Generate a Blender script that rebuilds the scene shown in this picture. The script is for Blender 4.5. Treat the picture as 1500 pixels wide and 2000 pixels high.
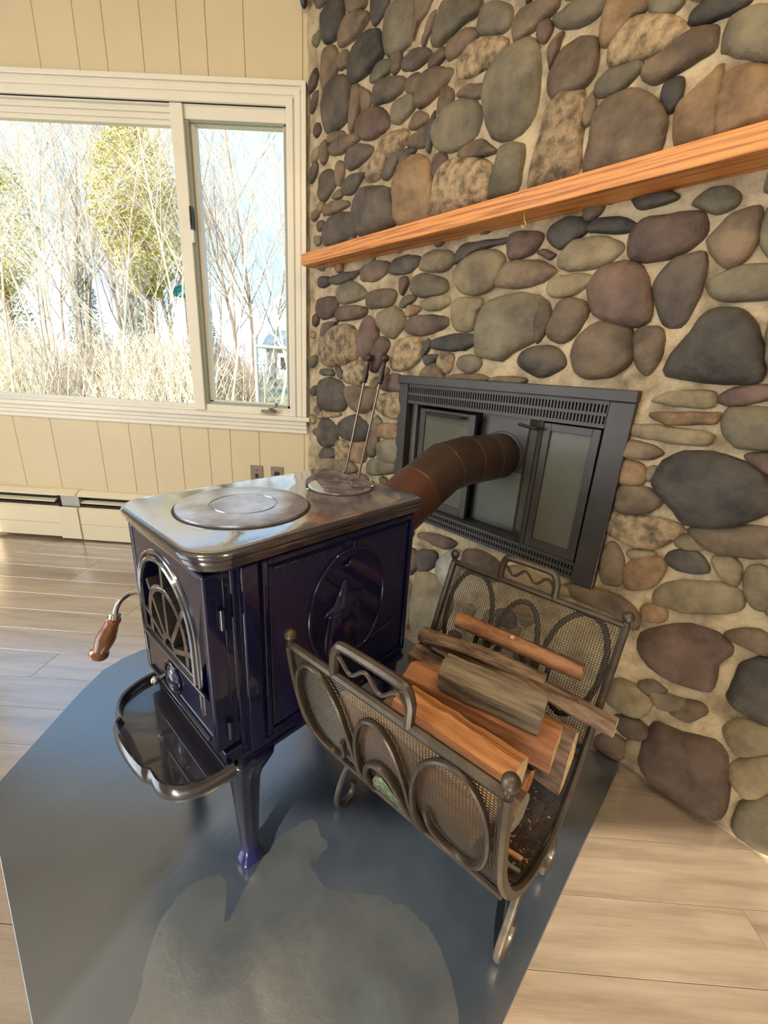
import bpy, bmesh, math, random
import numpy as np
from mathutils import Vector, Matrix, noise
for _o in list(bpy.data.objects): bpy.data.objects.remove(_o)
SC = bpy.context.scene
COL = SC.collection
RND = random.Random(7)
PI = math.pi
# ------------------------------------------------------------------ camera
FPX = 821.36
cam = bpy.data.cameras.new('camera'); camo = bpy.data.objects.new('camera', cam); COL.objects.link(camo)
cam.sensor_fit = 'HORIZONTAL'; cam.sensor_width = 36.0; cam.lens = FPX / 1500 * 36
cam.clip_start = 0.02; cam.clip_end = 200
CF = Vector((-0.01943786, 0.94804544, -0.31754056)); CR = Vector((0.99763023, 0.0393571, 0.05643538)); CU = Vector((-0.06600078, 0.31569107, 0.94656381)); CZ = 1.00372
camo.matrix_world = Matrix(((CR.x, CU.x, -CF.x, 0), (CR.y, CU.y, -CF.y, 0), (CR.z, CU.z, -CF.z, CZ), (0, 0, 0, 1)))
SC.camera = camo
# ------------------------------------------------------------------ sky
wd = bpy.data.worlds.new('sky'); SC.world = wd; wd.use_nodes = True
nt = wd.node_tree; nt.nodes.clear()
tc = nt.nodes.new('ShaderNodeTexCoord'); sx = nt.nodes.new('ShaderNodeSeparateXYZ'); cr = nt.nodes.new('ShaderNodeValToRGB')
bg = nt.nodes.new('ShaderNodeBackground'); wo = nt.nodes.new('ShaderNodeOutputWorld')
nt.links.new(tc.outputs['Generated'], sx.inputs[0]); nt.links.new(sx.outputs['Z'], cr.inputs[0])
nt.links.new(cr.outputs[0], bg.inputs[0]); nt.links.new(bg.outputs[0], wo.inputs[0])
e = cr.color_ramp.elements
e[0].position = 0.0; e[0].color = (0.95, 0.97, 1.0, 1)
e[1].position = 1.0; e[1].color = (0.12, 0.30, 0.62, 1)
k = e.new(0.14); k.color = (0.50, 0.74, 0.96, 1)
k = e.new(0.5); k.color = (0.36, 0.60, 0.90, 1)
bg.inputs[1].default_value = 1.7
# ------------------------------------------------------------------ sun and lamps
def lamp(name, kind, loc, target, energy, color, **kw):
    l = bpy.data.lights.new(name, kind); l.energy = energy; l.color = color
    for a, b in kw.items(): setattr(l, a, b)
    o = bpy.data.objects.new(name, l); COL.objects.link(o); o.location = loc
    o.rotation_euler = (Vector(target) - Vector(loc)).to_track_quat('-Z', 'Y').to_euler()
    return o
lamp('sun', 'SUN', (-6, -12, 14), (2, 12, 0), 10.0, (1.0, 0.93, 0.78), angle=0.01)
# daylight through the patio door of the left wall and the window behind the camera
lamp('patio_daylight', 'AREA', (-3.45, -0.15, 1.25), (-1.2, 0.1, 0.2), 90, (0.86, 0.93, 1.0), shape='RECTANGLE', size=1.9, size_y=1.9)
lamp('rear_window_daylight', 'AREA', (-0.6, -2.75, 1.5), (0.2, 0.5, 0.9), 24, (0.95, 0.96, 1.0), shape='RECTANGLE', size=1.6, size_y=1.0)
# warm ceiling lights
lamp('ceiling_lamp_light', 'AREA', (0.50, 0.25, 2.42), (0.75, 0.75, 0.9), 27, (1.0, 0.76, 0.44), shape='DISK', size=0.34)
lamp('ceiling_lamp_light', 'AREA', (-0.9, 0.1, 2.40), (-0.7, 1.2, 0.4), 22, (1.0, 0.76, 0.46), shape='DISK', size=0.34)
SC.view_settings.view_transform = 'Standard'; SC.view_settings.look = 'None'
SC.view_settings.gamma = 1.0; SC.view_settings.exposure = 0.0; SC.view_settings.use_curve_mapping = False

# ------------------------------------------------------------------ frames
D = 2.18787; CX = -0.420594; A = 0.798877          # window wall depth, corner x, angle of the stone wall
UV = Vector((math.cos(A), -math.sin(A), 0)); NV = Vector((-math.sin(A), -math.cos(A), 0)); OW = Vector((CX, D, 0))
def P(u, n, z): return OW + UV * u + NV * n + Vector((0, 0, z))   # stone-wall frame: u along, n out of the wall
GT = math.radians(5.0); GO = P(1.103, .809, 0); GX_ = UV * math.cos(GT) - NV * math.sin(GT); GY_ = -UV * math.sin(GT) - NV * math.cos(GT)
def Gp(x, y, z): return GO + GX_ * x + GY_ * y + Vector((0, 0, z))   # frame of the stove, pad and rack, turned 5 degrees: x right, y towards the wall

# ------------------------------------------------------------------ materials
def mat(name, c1, c2=None, rough=0.5, metal=0.0, scale=5.0, stretch=(1, 1, 1), bump=0.0, bscale=None, bstretch=None, spec=None, coat=0.0, coat_rough=0.03,
        coat_ior=1.5, ior=None, detail=6, c3=None, rnd=0.0, rvar=0.0, contrast=(0.35, 0.65), voro=False, offset=False, bdist=0.002, coord='Object'):
    m = bpy.data.materials.new(name); m.use_nodes = True; t = m.node_tree; N = t.nodes; L = t.links
    b = N['Principled BSDF']; b.inputs['Roughness'].default_value = rough; b.inputs['Metallic'].default_value = metal
    if spec is not None: b.inputs['Specular IOR Level'].default_value = spec
    if ior: b.inputs['IOR'].default_value = ior
    b.inputs['Coat Weight'].default_value = coat; b.inputs['Coat Roughness'].default_value = coat_rough; b.inputs['Coat IOR'].default_value = coat_ior
    b.inputs['Base Color'].default_value = (*c1, 1)
    tc = N.new('ShaderNodeTexCoord'); src = tc.outputs[coord]; oi = None
    if offset or rnd:
        oi = N.new('ShaderNodeObjectInfo')
    if offset:
        mu = N.new('ShaderNodeMath'); mu.operation = 'MULTIPLY'; mu.inputs[1].default_value = 37.0; L.new(oi.outputs['Random'], mu.inputs[0])
        ad = N.new('ShaderNodeVectorMath'); ad.operation = 'ADD'; L.new(src, ad.inputs[0]); L.new(mu.outputs[0], ad.inputs[1]); src = ad.outputs[0]
    def tex(sc, st, det):
        mp = N.new('ShaderNodeMapping'); mp.inputs['Scale'].default_value = st; L.new(src, mp.inputs[0])
        if voro:
            n = N.new('ShaderNodeTexVoronoi'); n.inputs['Scale'].default_value = sc; L.new(mp.outputs[0], n.inputs['Vector']); return n.outputs['Distance']
        n = N.new('ShaderNodeTexNoise'); n.inputs['Scale'].default_value = sc; n.inputs['Detail'].default_value = det; n.inputs['Roughness'].default_value = 0.62
        L.new(mp.outputs[0], n.inputs['Vector']); return n.outputs[0]
    if c2:
        f = tex(scale, stretch, detail); r = N.new('ShaderNodeValToRGB'); L.new(f, r.inputs[0])
        el = r.color_ramp.elements; el[0].position = contrast[0]; el[0].color = (*c1, 1); el[1].position = contrast[1]; el[1].color = (*c2, 1)
        if c3: q = el.new((contrast[0] + contrast[1]) / 2); q.color = (*c3, 1)
        out = r.outputs[0]
        if rnd:
            h = N.new('ShaderNodeHueSaturation'); mr = N.new('ShaderNodeMapRange'); mr.inputs['To Min'].default_value = 1 - rnd; mr.inputs['To Max'].default_value = 1 + rnd
            L.new(oi.outputs['Random'], mr.inputs['Value']); L.new(mr.outputs[0], h.inputs['Value']); L.new(out, h.inputs['Color']); out = h.outputs[0]
        L.new(out, b.inputs['Base Color'])
        if rvar:
            mr = N.new('ShaderNodeMapRange'); mr.inputs['To Min'].default_value = rough - rvar; mr.inputs['To Max'].default_value = rough + rvar
            L.new(f, mr.inputs['Value']); L.new(mr.outputs[0], b.inputs['Roughness'])
    if bump:
        f2 = tex(bscale or scale, bstretch or stretch, 5); bp = N.new('ShaderNodeBump'); bp.inputs['Strength'].default_value = bump; bp.inputs['Distance'].default_value = bdist
        L.new(f2, bp.inputs['Height']); L.new(bp.outputs[0], b.inputs['Normal'])
        if coat: L.new(bp.outputs[0], b.inputs['Coat Normal'])
    return m
def thin_glass(name, refl=0.06, tint=(1, 1, 1)):
    m = bpy.data.materials.new(name); m.use_nodes = True; t = m.node_tree; t.nodes.clear()
    o = t.nodes.new('ShaderNodeOutputMaterial'); tr = t.nodes.new('ShaderNodeBsdfTransparent'); gl = t.nodes.new('ShaderNodeBsdfGlossy'); mx = t.nodes.new('ShaderNodeMixShader')
    gl.inputs['Roughness'].default_value = 0.0; tr.inputs[0].default_value = (*tint, 1); mx.inputs[0].default_value = refl
    t.links.new(tr.outputs[0], mx.inputs[1]); t.links.new(gl.outputs[0], mx.inputs[2]); t.links.new(mx.outputs[0], o.inputs[0]); return m
M = {}
M['wall'] = mat('cream_panel_paint', (0.62, 0.50, 0.305), (0.66, 0.535, 0.335), 0.42, scale=3, bump=0.15, bscale=60)
M['groove'] = mat('panel_groove', (0.50, 0.41, 0.26), rough=0.6)
M['trim'] = mat('cream_trim_paint', (0.74, 0.68, 0.54), (0.78, 0.72, 0.58), 0.35, scale=4, bump=0.08, bscale=40)
M['stop'] = mat('grey_weatherstrip', (0.33, 0.34, 0.27), rough=0.5)
M['ceil'] = mat('ceiling_paint', (0.72, 0.66, 0.52), rough=0.7)
M['heater'] = mat('heater_enamel', (0.70, 0.60, 0.40), (0.74, 0.64, 0.44), 0.35, scale=3)
M['dark'] = mat('dark_gap', (0.03, 0.026, 0.022), rough=0.7)
M['alu'] = mat('heater_fins', (0.35, 0.32, 0.27), rough=0.4, metal=0.7)
M['plank'] = mat('laminate_oak', (0.19, 0.135, 0.09), (0.40, 0.305, 0.22), 0.19, scale=3.2, stretch=(0.8, 9, 1), bump=0.25, bscale=6, bstretch=(0.8, 22, 1), rnd=0.10, offset=True, ior=3.2,
                 c3=(0.31, 0.23, 0.16), contrast=(0.28, 0.72), detail=9, bdist=0.001)
M['plankgap'] = mat('plank_joint', (0.12, 0.09, 0.065), rough=0.7)
M['mortar'] = mat('lime_mortar', (0.17, 0.12, 0.068), (0.50, 0.39, 0.235), 0.85, scale=13, bump=1.0, bscale=30, bdist=0.014, contrast=(0.3, 0.6))
def stone(name, a, b, sc=11, r=0.68, bs=34, rv=0.2, bump=0.95, con=(0.34, 0.66)): a = tuple(x * k * .62 for x, k in zip(a, (1.04, .97, .82))); b = tuple(x * k * .88 for x, k in zip(b, (1.06, .97, .80))); M[name] = mat('stone_' + name, a, b, r, scale=sc, bump=bump, bscale=bs, bdist=0.007, rnd=rv, contrast=con, detail=8)
stone('s', (0.029, 0.026, 0.024), (0.083, 0.076, 0.068))
stone('d', (0.054, 0.043, 0.037), (0.137, 0.112, 0.094))
stone('g', (0.108, 0.097, 0.068), (0.194, 0.173, 0.126))
stone('b', (0.086, 0.061, 0.042), (0.194, 0.144, 0.101))
stone('t', (0.144, 0.101, 0.061), (0.403, 0.310, 0.202), sc=38, bs=70, bump=0.9, con=(0.36, 0.62))
stone('o', (0.173, 0.104, 0.054), (0.331, 0.223, 0.130), sc=14)
stone('m', (0.068, 0.040, 0.033), (0.151, 0.101, 0.083))
stone('y', (0.158, 0.130, 0.083), (0.288, 0.238, 0.158))
stone('w', (0.194, 0.187, 0.194), (0.360, 0.346, 0.346))
STN = dict(s='s', d='d', g='g', b='b', t='t', o='o', m='m', y='y', w='w')
M['oak'] = mat('oiled_oak', (0.34, 0.11, 0.026), (0.66, 0.27, 0.07), 0.45, scale=9, stretch=(0.35, 7, 16), bump=0.2, bscale=14, bstretch=(0.4, 8, 16), contrast=(0.40, 0.54), detail=4)
M['iron'] = mat('black_insert_steel', (0.034, 0.029, 0.025), (0.052, 0.045, 0.038), 0.46, scale=6, metal=0.25, bump=0.1, bscale=120)
M['irongrey'] = mat('grey_plate_steel', (0.055, 0.048, 0.042), (0.11, 0.098, 0.085), 0.45, scale=5, metal=0.3)  # lighter grey steel for the door stop and block-off plate
M['doorglass'] = mat('smoked_door_glass', (0.085, 0.086, 0.068), (0.115, 0.113, 0.088), 0.2, scale=3, spec=0.16)
M['pipe'] = mat('brown_stove_pipe', (0.060, 0.036, 0.024), (0.085, 0.052, 0.036), 0.40, scale=4, metal=0.45, bump=0.05, bscale=80)
M['pipered'] = mat('reddish_stove_pipe', (0.095, 0.040, 0.024), (0.13, 0.056, 0.036), 0.42, scale=4, metal=0.4)
EN = (0.010, 0.012, 0.075)
M['enamel'] = mat('blue_black_enamel', (0.003, 0.0042, 0.029), (0.006, 0.007, 0.040), 0.3, scale=3, spec=0.12, coat=1.0, coat_rough=0.03, coat_ior=1.42, bump=0.04, bscale=30)
M['enamelham'] = mat('hammered_blue_enamel', (0.004, 0.005, 0.034), (0.009, 0.009, 0.048), 0.35, scale=3, spec=0.12, coat=1.0, coat_rough=0.07, coat_ior=1.42, bump=0.8, bscale=95, bdist=0.003)
M['enamelrim'] = mat('brownish_enamel_rim', (0.022, 0.019, 0.026), (0.012, 0.011, 0.022), 0.3, scale=8, coat=1.0, coat_rough=0.05, coat_ior=1.7)  # brownish reflections along the edges mixed into the enamel colour
M['enameltop'] = mat('orange_peel_enamel_top_sheen', (0.055, 0.048, 0.085), (0.12, 0.11, 0.15), 0.16, scale=6, coat=1.0, coat_rough=0.05, coat_ior=6.0, bump=0.22, bscale=34, bdist=0.002)  # base colour paled to put the window's reflection into the stove top
M['lid'] = mat('worn_cook_lid', (0.22, 0.22, 0.28), (0.48, 0.49, 0.58), 0.30, scale=18, metal=0.6, coat=0.6, coat_rough=0.22, coat_ior=2.4, bump=0.35, bscale=70, bdist=0.0012)
M['grille'] = mat('door_grille_enamel', (0.05, 0.042, 0.034), (0.024, 0.021, 0.024), 0.30, scale=10, coat=0.8, coat_ior=1.6)
M['soot'] = mat('sooty_stove_glass', (0.035, 0.030, 0.022), (0.012, 0.011, 0.010), 0.12, scale=9, coat=0.5)
M['chrome'] = mat('nickel_rod', (0.62, 0.60, 0.57), rough=0.18, metal=1.0)
M['handlewood'] = mat('turned_walnut', (0.16, 0.05, 0.018), (0.26, 0.09, 0.03), 0.22, scale=14, stretch=(8, 8, 1), coat=0.7)
M['slate'] = mat('slate_pad', (0.020, 0.029, 0.042), (0.038, 0.048, 0.062), 0.24, scale=4, ior=2.9, bump=0.22, bscale=5, bstretch=(26, 1.6, 1), rvar=0.05, bdist=0.0008)
M['slatepale'] = mat('pale_dust_stain', (0.036, 0.043, 0.048), (0.062, 0.067, 0.070), 0.25, ior=2.8, scale=7, bump=0.2, bscale=60)
M['rack'] = mat('bronzed_iron', (0.070, 0.054, 0.040), (0.12, 0.095, 0.068), 0.42, scale=30, metal=0.55, bump=0.1, bscale=150)
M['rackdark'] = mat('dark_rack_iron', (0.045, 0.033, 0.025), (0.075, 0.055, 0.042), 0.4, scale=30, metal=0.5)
M['wire'] = mat('woven_wire', (0.075, 0.058, 0.040), rough=0.4, metal=0.6)
M['tray'] = mat('blackened_tray', (0.022, 0.018, 0.016), (0.06, 0.045, 0.035), 0.6, scale=14)
M['chip'] = mat('wood_chips', (0.32, 0.18, 0.09), (0.58, 0.38, 0.20), 0.8, scale=60)
M['crumb'] = mat('bark_crumbs', (0.05, 0.028, 0.016), (0.14, 0.08, 0.045), 0.9, scale=60)
def wood(name, a, b, sc=5, st=(1.0, 9, 9), r=0.7, bp=0.7): M['wood_' + name] = mat('wood_' + name, a, b, r, scale=sc, stretch=st, bump=bp, bscale=sc * 2.2, bstretch=st, bdist=0.007, contrast=(0.36, 0.62), detail=8)
wood('orange', (0.36, 0.125, 0.035), (0.74, 0.34, 0.13), sc=5, bp=.8)
wood('orangedark', (0.28, 0.105, 0.045), (0.50, 0.23, 0.11), sc=6)
wood('pale', (0.58, 0.36, 0.17), (0.82, 0.60, 0.34), sc=12, st=(6, 6, 6), bp=0.5)
wood('greyw', (0.11, 0.08, 0.05), (0.33, 0.26, 0.175), sc=8, bp=.9)
wood('greyend', (0.22, 0.18, 0.13), (0.36, 0.30, 0.22), sc=16, st=(4, 4, 4))
wood('bark', (0.07, 0.042, 0.028), (0.36, 0.245, 0.165), sc=11, st=(1.0, 5, 5), r=0.9, bp=1.0)
wood('redbark', (0.22, 0.085, 0.035), (0.48, 0.235, 0.11), sc=9, st=(1.6, 4, 4), r=0.75, bp=0.6)
M['toolblk'] = mat('tool_iron', (0.05, 0.038, 0.03), rough=0.35, metal=0.6)
M['toolrod'] = mat('tool_rod', (0.19, 0.14, 0.11), rough=0.3, metal=0.8)
M['brass'] = mat('brass', (0.75, 0.52, 0.22), rough=0.25, metal=1.0)
M['plate'] = mat('taupe_wall_plate', (0.27, 0.22, 0.17), rough=0.35, metal=0.25)
M['blk'] = mat('black_plastic', (0.02, 0.018, 0.017), rough=0.4)
M['green'] = mat('crumpled_green_plastic', (0.10, 0.15, 0.055), (0.30, 0.38, 0.18), 0.12, scale=40, coat=1, bump=0.8, bscale=60)  # crumpled plastic below the front arch of the rack
M['glass'] = thin_glass('window_glass', 0.006)
M['trunk'] = mat('pale_bark', (0.55, 0.46, 0.33), (0.78, 0.70, 0.55), 0.9, scale=4, stretch=(1, 1, .3))
M['trunkdk'] = mat('brown_bark', (0.20, 0.15, 0.11), (0.34, 0.27, 0.21), 0.9, scale=4, stretch=(1, 1, .3))
M['leafy'] = mat('yellow_green_leaves', (0.42, 0.40, 0.07), (0.66, 0.60, 0.16), 0.8, scale=2)
M['conifer'] = mat('conifer_needles', (0.09, 0.14, 0.06), (0.22, 0.27, 0.11), 0.8, scale=3)
M['lawn'] = mat('dry_lawn', (0.30, 0.27, 0.10), (0.60, 0.52, 0.30), 0.95, scale=1.2, bump=0.5, bscale=8)
M['galv'] = mat('galvanised_pipe', (0.34, 0.40, 0.38), rough=0.45, metal=0.3)
M['teal'] = mat('teal_canvas', (0.03, 0.36, 0.36), rough=0.8)
M['pale'] = mat('pale_siding', (0.62, 0.62, 0.60), rough=0.8)

# ------------------------------------------------------------------ mesh builder
def cr_spline(pts, n=6, closed=False):
    pts = [Vector(p) for p in pts]; out = []; m = len(pts)
    for i in range(m if closed else m - 1):
        p1, p2 = pts[i], pts[(i + 1) % m]
        p0 = pts[(i - 1) % m] if closed or i > 0 else p1 * 2 - p2
        p3 = pts[(i + 2) % m] if closed or i + 2 < m else p2 * 2 - p1
        for j in range(n):
            t = j / n; out.append(0.5 * ((2 * p1) + (p2 - p0) * t + (2 * p0 - 5 * p1 + 4 * p2 - p3) * t * t + (3 * p1 - p0 - 3 * p2 + p3) * t ** 3))
    if not closed: out.append(pts[-1])
    return out
class MB:
    def __init__(s, off=(0, 0, 0)): s.v = []; s.f = []; s.m = []; s.off = Vector(off)
    def add(s, vs, fs, mi=0):
        b = len(s.v); s.v += [tuple(Vector(v) - s.off) for v in vs]; s.f += [tuple(b + i for i in f) for f in fs]; s.m += [mi] * len(fs); return s
    def box(s, x0, x1, y0, y1, z0, z1, mi=0, T=None):
        vs = [Vector((x, y, z)) for x in (x0, x1) for y in (y0, y1) for z in (z0, z1)]
        if T: vs = [T(v) for v in vs]
        return s.add(vs, [(0, 1, 3, 2), (4, 6, 7, 5), (0, 4, 5, 1), (2, 3, 7, 6), (0, 2, 6, 4), (1, 5, 7, 3)], mi)
    def tube(s, pts, r, seg=6, closed=False, caps=True, mi=0, flat=1.0, up=None):
        pts = [Vector(p) for p in pts]; m = len(pts); R = r if hasattr(r, '__len__') else [r] * m
        vs = []; prev = None
        for i in range(m):
            a = pts[i - 1] if (i > 0 or closed) else pts[i]; b = pts[(i + 1) % m] if (i < m - 1 or closed) else pts[i]
            d = (b - a); d = d.normalized() if d.length > 1e-9 else Vector((0, 0, 1))
            if prev is None:
                q = Vector(up) if up else (Vector((0, 0, 1)) if abs(d.z) < 0.9 else Vector((1, 0, 0)))
            else: q = prev
            x = (q - d * q.dot(d)); x = x.normalized() if x.length > 1e-6 else d.orthogonal().normalized()
            y = d.cross(x); prev = x
            for j in range(seg):
                t = 2 * PI * j / seg; vs.append(pts[i] + x * (R[i] * math.cos(t)) + y * (R[i] * flat * math.sin(t)))
        fs = []
        for i in range(m if closed else m - 1):
            for j in range(seg):
                a = i * seg + j; b = i * seg + (j + 1) % seg; c = ((i + 1) % m) * seg + (j + 1) % seg; d = ((i + 1) % m) * seg + j; fs.append((a, b, c, d))
        if caps and not closed: fs.append(tuple(range(seg))[::-1]); fs.append(tuple((m - 1) * seg + j for j in range(seg)))
        return s.add(vs, fs, mi)
    def lathe(s, prof, axis0, axis1, seg=20, mi=0):   # prof: (t along the axis in metres, radius)
        a = Vector(axis0); d = (Vector(axis1) - a).normalized()
        return s.tube([a + d * t for t, r in prof], [max(r, 1e-4) for t, r in prof], seg, mi=mi) if len(prof) < 2 else s._lathe(prof, a, d, seg, mi)
    def _lathe(s, prof, a, d, seg, mi):
        x = d.orthogonal().normalized(); y = d.cross(x); vs = []
        for t, r in prof:
            for j in range(seg): g = 2 * PI * j / seg; vs.append(a + d * t + (x * math.cos(g) + y * math.sin(g)) * max(r, 1e-4))
        m = len(prof); fs = []
        for i in range(m - 1):
            for j in range(seg): fs.append((i * seg + j, i * seg + (j + 1) % seg, (i + 1) * seg + (j + 1) % seg, (i + 1) * seg + j))
        fs.append(tuple(range(seg))[::-1]); fs.append(tuple((m - 1) * seg + j for j in range(seg)))
        return s.add(vs, fs, mi)
    def ball(s, c, r, seg=14, rings=9, sc=(1, 1, 1), mi=0):
        c = Vector(c); vs = [c + Vector((0, 0, r * sc[2]))]; fs = []
        for i in range(1, rings):
            t = PI * i / rings
            for j in range(seg): g = 2 * PI * j / seg; vs.append(c + Vector((r * sc[0] * math.sin(t) * math.cos(g), r * sc[1] * math.sin(t) * math.sin(g), r * sc[2] * math.cos(t))))
        vs.append(c - Vector((0, 0, r * sc[2]))); n = len(vs) - 1
        for j in range(seg): fs.append((0, 1 + j, 1 + (j + 1) % seg)); fs.append((n, 1 + (rings - 2) * seg + (j + 1) % seg, 1 + (rings - 2) * seg + j))
        for i in range(rings - 2):
            for j in range(seg): a = 1 + i * seg; fs.append((a + j, a + seg + j, a + seg + (j + 1) % seg, a + (j + 1) % seg))
        return s.add(vs, fs, mi)
    def loft(s, loops, cap=(True, True), mi=0):
        n = len(loops[0]); vs = [v for l in loops for v in l]; fs = []
        for i in range(len(loops) - 1):
            for j in range(n): fs.append((i * n + j, i * n + (j + 1) % n, (i + 1) * n + (j + 1) % n, (i + 1) * n + j))
        if cap[0]: fs.append(tuple(range(n))[::-1])
        if cap[1]: fs.append(tuple((len(loops) - 1) * n + j for j in range(n)))
        return s.add(vs, fs, mi)
    def prism(s, poly, z0, z1, T=None, mi=0):
        l = [[Vector((x, y, z)) for x, y in poly] for z in (z0, z1)]
        if T: l = [[T(v) for v in q] for q in l]
        return s.loft(l, mi=mi)
    def build(s, name, m, parent=None, smooth=False, bevel=0, seg=2, kind=None):
        me = bpy.data.meshes.new(name); me.from_pydata(s.v, [], s.f); ms = m if isinstance(m, (list, tuple)) else [m]
        for q in ms: me.materials.append(M[q] if isinstance(q, str) else q)
        if len(ms) > 1: me.polygons.foreach_set('material_index', s.m)
        bm = bmesh.new(); bm.from_mesh(me); bmesh.ops.recalc_face_normals(bm, faces=bm.faces); bm.to_mesh(me); bm.free()
        if smooth:
            me.polygons.foreach_set('use_smooth', [True] * len(me.polygons))
            if smooth != 'all': me.set_sharp_from_angle(angle=math.radians(38))
        o = bpy.data.objects.new(name, me); COL.objects.link(o)
        if parent: o.parent = parent
        if bevel:
            b = o.modifiers.new('bevel', 'BEVEL'); b.width = bevel; b.segments = seg; b.limit_method = 'ANGLE'; b.angle_limit = math.radians(40)
        if kind: o['kind'] = kind
        return o
def tag(o, label=None, cat=None, group=None, kind=None):
    if label: o['label'] = label
    if cat: o['category'] = cat
    if group: o['group'] = group
    if kind: o['kind'] = kind
    return o
def empty(name, loc=(0, 0, 0), rz=0.0, label=None, cat=None, group=None, kind=None):
    o = bpy.data.objects.new(name, None); COL.objects.link(o); o.location = loc; o.rotation_euler = (0, 0, rz); o.empty_display_size = 0.05
    return tag(o, label, cat, group, kind)
def copy_tree(o, parent=None):
    c = o.copy(); COL.objects.link(c)
    if parent: c.parent = parent
    for ch in list(o.children): copy_tree(ch, c)
    return c
def rrect(x0, x1, y0, y1, rf, rb, seg=6):     # rounded rectangle, rf radius of the two y0 corners, rb of the two y1 corners
    out = []
    for cx_, cy_, r, a0 in ((x0 + rf, y0 + rf, rf, PI), (x1 - rf, y0 + rf, rf, 1.5 * PI), (x1 - rb, y1 - rb, rb, 0), (x0 + rb, y1 - rb, rb, 0.5 * PI)):
        for i in range(seg + 1): t = a0 + i / seg * PI / 2; out.append((cx_ + r * math.cos(t), cy_ + r * math.sin(t)))
    return out
# ================================================================== SETTING
XL, YB, ZC = -3.2, -2.6, 2.46
# --- floor of laminate planks
fl = MB().box(XL - .1, 2.4, YB - .1, D + .12, -0.05, -0.0085).build('floor', 'plankgap'); tag(fl, kind='structure', label='light brown laminate floor of wide oak planks')
PW = 0.1225
def plank_mesh(L):
    w = PW - 0.0010; c = 0.0012; l = L - 0.0012
    mb = MB(); lo = [[(-c + c, c - c, -0.008)], 0]
    loops = []
    for o_, z in ((0, -0.0085), (0, -0.0004), (0.0003, 0.0)):
        loops.append([Vector((o_, o_, z)), Vector((l - o_, o_, z)), Vector((l - o_, w - o_, z)), Vector((o_, w - o_, z))])
    return mb.loft(loops)
PC = {}
JO = {-2: -1.135, 2: -1.16, 3: -1.48, 5: -1.90, -7: 0.77}
PL = 1.12
for i in range(-32, 8):
    y0 = 1.325 + i * PW; off = JO.get(i, RND.uniform(0, PL))
    x = off - PL * math.ceil((off - XL) / PL)
    while x < 2.2:
        a, b = max(x, XL), min(x + PL, 2.25); L = round(b - a, 3)
        if L > 0.03 and not (y0 + PW > D + .1):
            if L not in PC:
                o = plank_mesh(L).build('plank', 'plank', fl); PC[L] = o
            else:
                o = PC[L].copy(); COL.objects.link(o)
            o.location = (a + 0.0006, y0 + 0.0006, 0)
        x += PL
# --- window wall
WX0, WX1, WZ0, WZ1 = -2.75, -0.551, 0.762, 2.020
wb = MB()
for q in ((XL - .1, WX0, 0, ZC), (WX1, 0.3, 0, ZC), (WX0, WX1, 0, WZ0), (WX0, WX1, WZ1, ZC)): wb.box(q[0], q[1], D + .012, D + .13, q[2], q[3])
wall_back = tag(wb.build('wall_back', 'groove'), kind='structure', label='cream painted wood panelled wall with a picture window')
GX = [-3.2, -2.93, -2.66, -2.42, -2.25, -2.035, -1.835, -1.58, -1.415, -1.296, -1.142, -0.991, -0.876, -0.722, -0.484, -0.34]
def board(x0, x1, z0, z1):
    c = 0.0015; x0 += .0004; x1 -= .0004
    l = [[Vector((x0, D + .012, z0)), Vector((x1, D + .012, z0)), Vector((x1, D + .012, z1)), Vector((x0, D + .012, z1))],
         [Vector((x0, D + .003, z0)), Vector((x1, D + .003, z0)), Vector((x1, D + .003, z1)), Vector((x0, D + .003, z1))],
         [Vector((x0 + c, D, z0)), Vector((x1 - c, D, z0)), Vector((x1 - c, D, z1)), Vector((x0 + c, D, z1))]]
    MB().loft(l).build('wall_panel', 'wall', wall_back)
for a, b in zip(GX[:-1], GX[1:]):
    if b <= WX0 or a >= WX1: board(a, b, 0, ZC)
    else:
        board(a, b, 0, WZ0); board(a, b, WZ1, ZC)
        if a < WX0 < b: board(a, WX0, WZ0, WZ1)
        if a < WX1 < b: board(WX1, b, WZ0, WZ1)
# --- window
win = empty('window_1', (-1.5, D, WZ0)); tag(win, kind='structure', label='cream framed picture window with a narrow casement on its right')
OFFW = Vector((-1.5, D, WZ0))
def wbx(name, boxes, m='trim', parent=win, bevel=.003, **k):
    b = MB(OFFW)
    for q in boxes: b.box(*q)
    return b.build(name, m, parent, bevel=bevel, **k)
TX = -0.466
# casing: stepped profile, top, right and left
def casing(name, ax):
    st = [(0.0, 0.085, 0.016), (0.0, 0.030, 0.024), (0.036, 0.060, 0.021), (0.066, 0.085, 0.026)]
    bs = []
    for a, b, d in st:
        if ax == 'top': bs.append((WX0 - b, WX1 + b, D - d, D + .004, WZ1 + a, WZ1 + b))
        if ax == 'right': bs.append((WX1 + a, WX1 + b, D - d + .0007, D + .0035, WZ0 - .005, WZ1 + b - .0006))
        if ax == 'left': bs.append((WX0 - b, WX0 - a, D - d, D + .004, WZ0 - .005, WZ1 + b))
    return wbx(name, bs)
casing('head_casing', 'top'); casing('side_casing', 'right'); casing('side_casing', 'left')
wbx('window_stool', [(WX0 - .1, TX + .018, D - .042, D + .01, 0.737, 0.757)])
wbx('apron', [(WX0 - .085, TX, D - .028, D + .004, 0.715, 0.737), (WX0 - .085, TX, D - .020, D + .004, 0.694, 0.715), (WX0 - .085, TX, D - .012, D + .004, 0.672, 0.694)])
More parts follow.
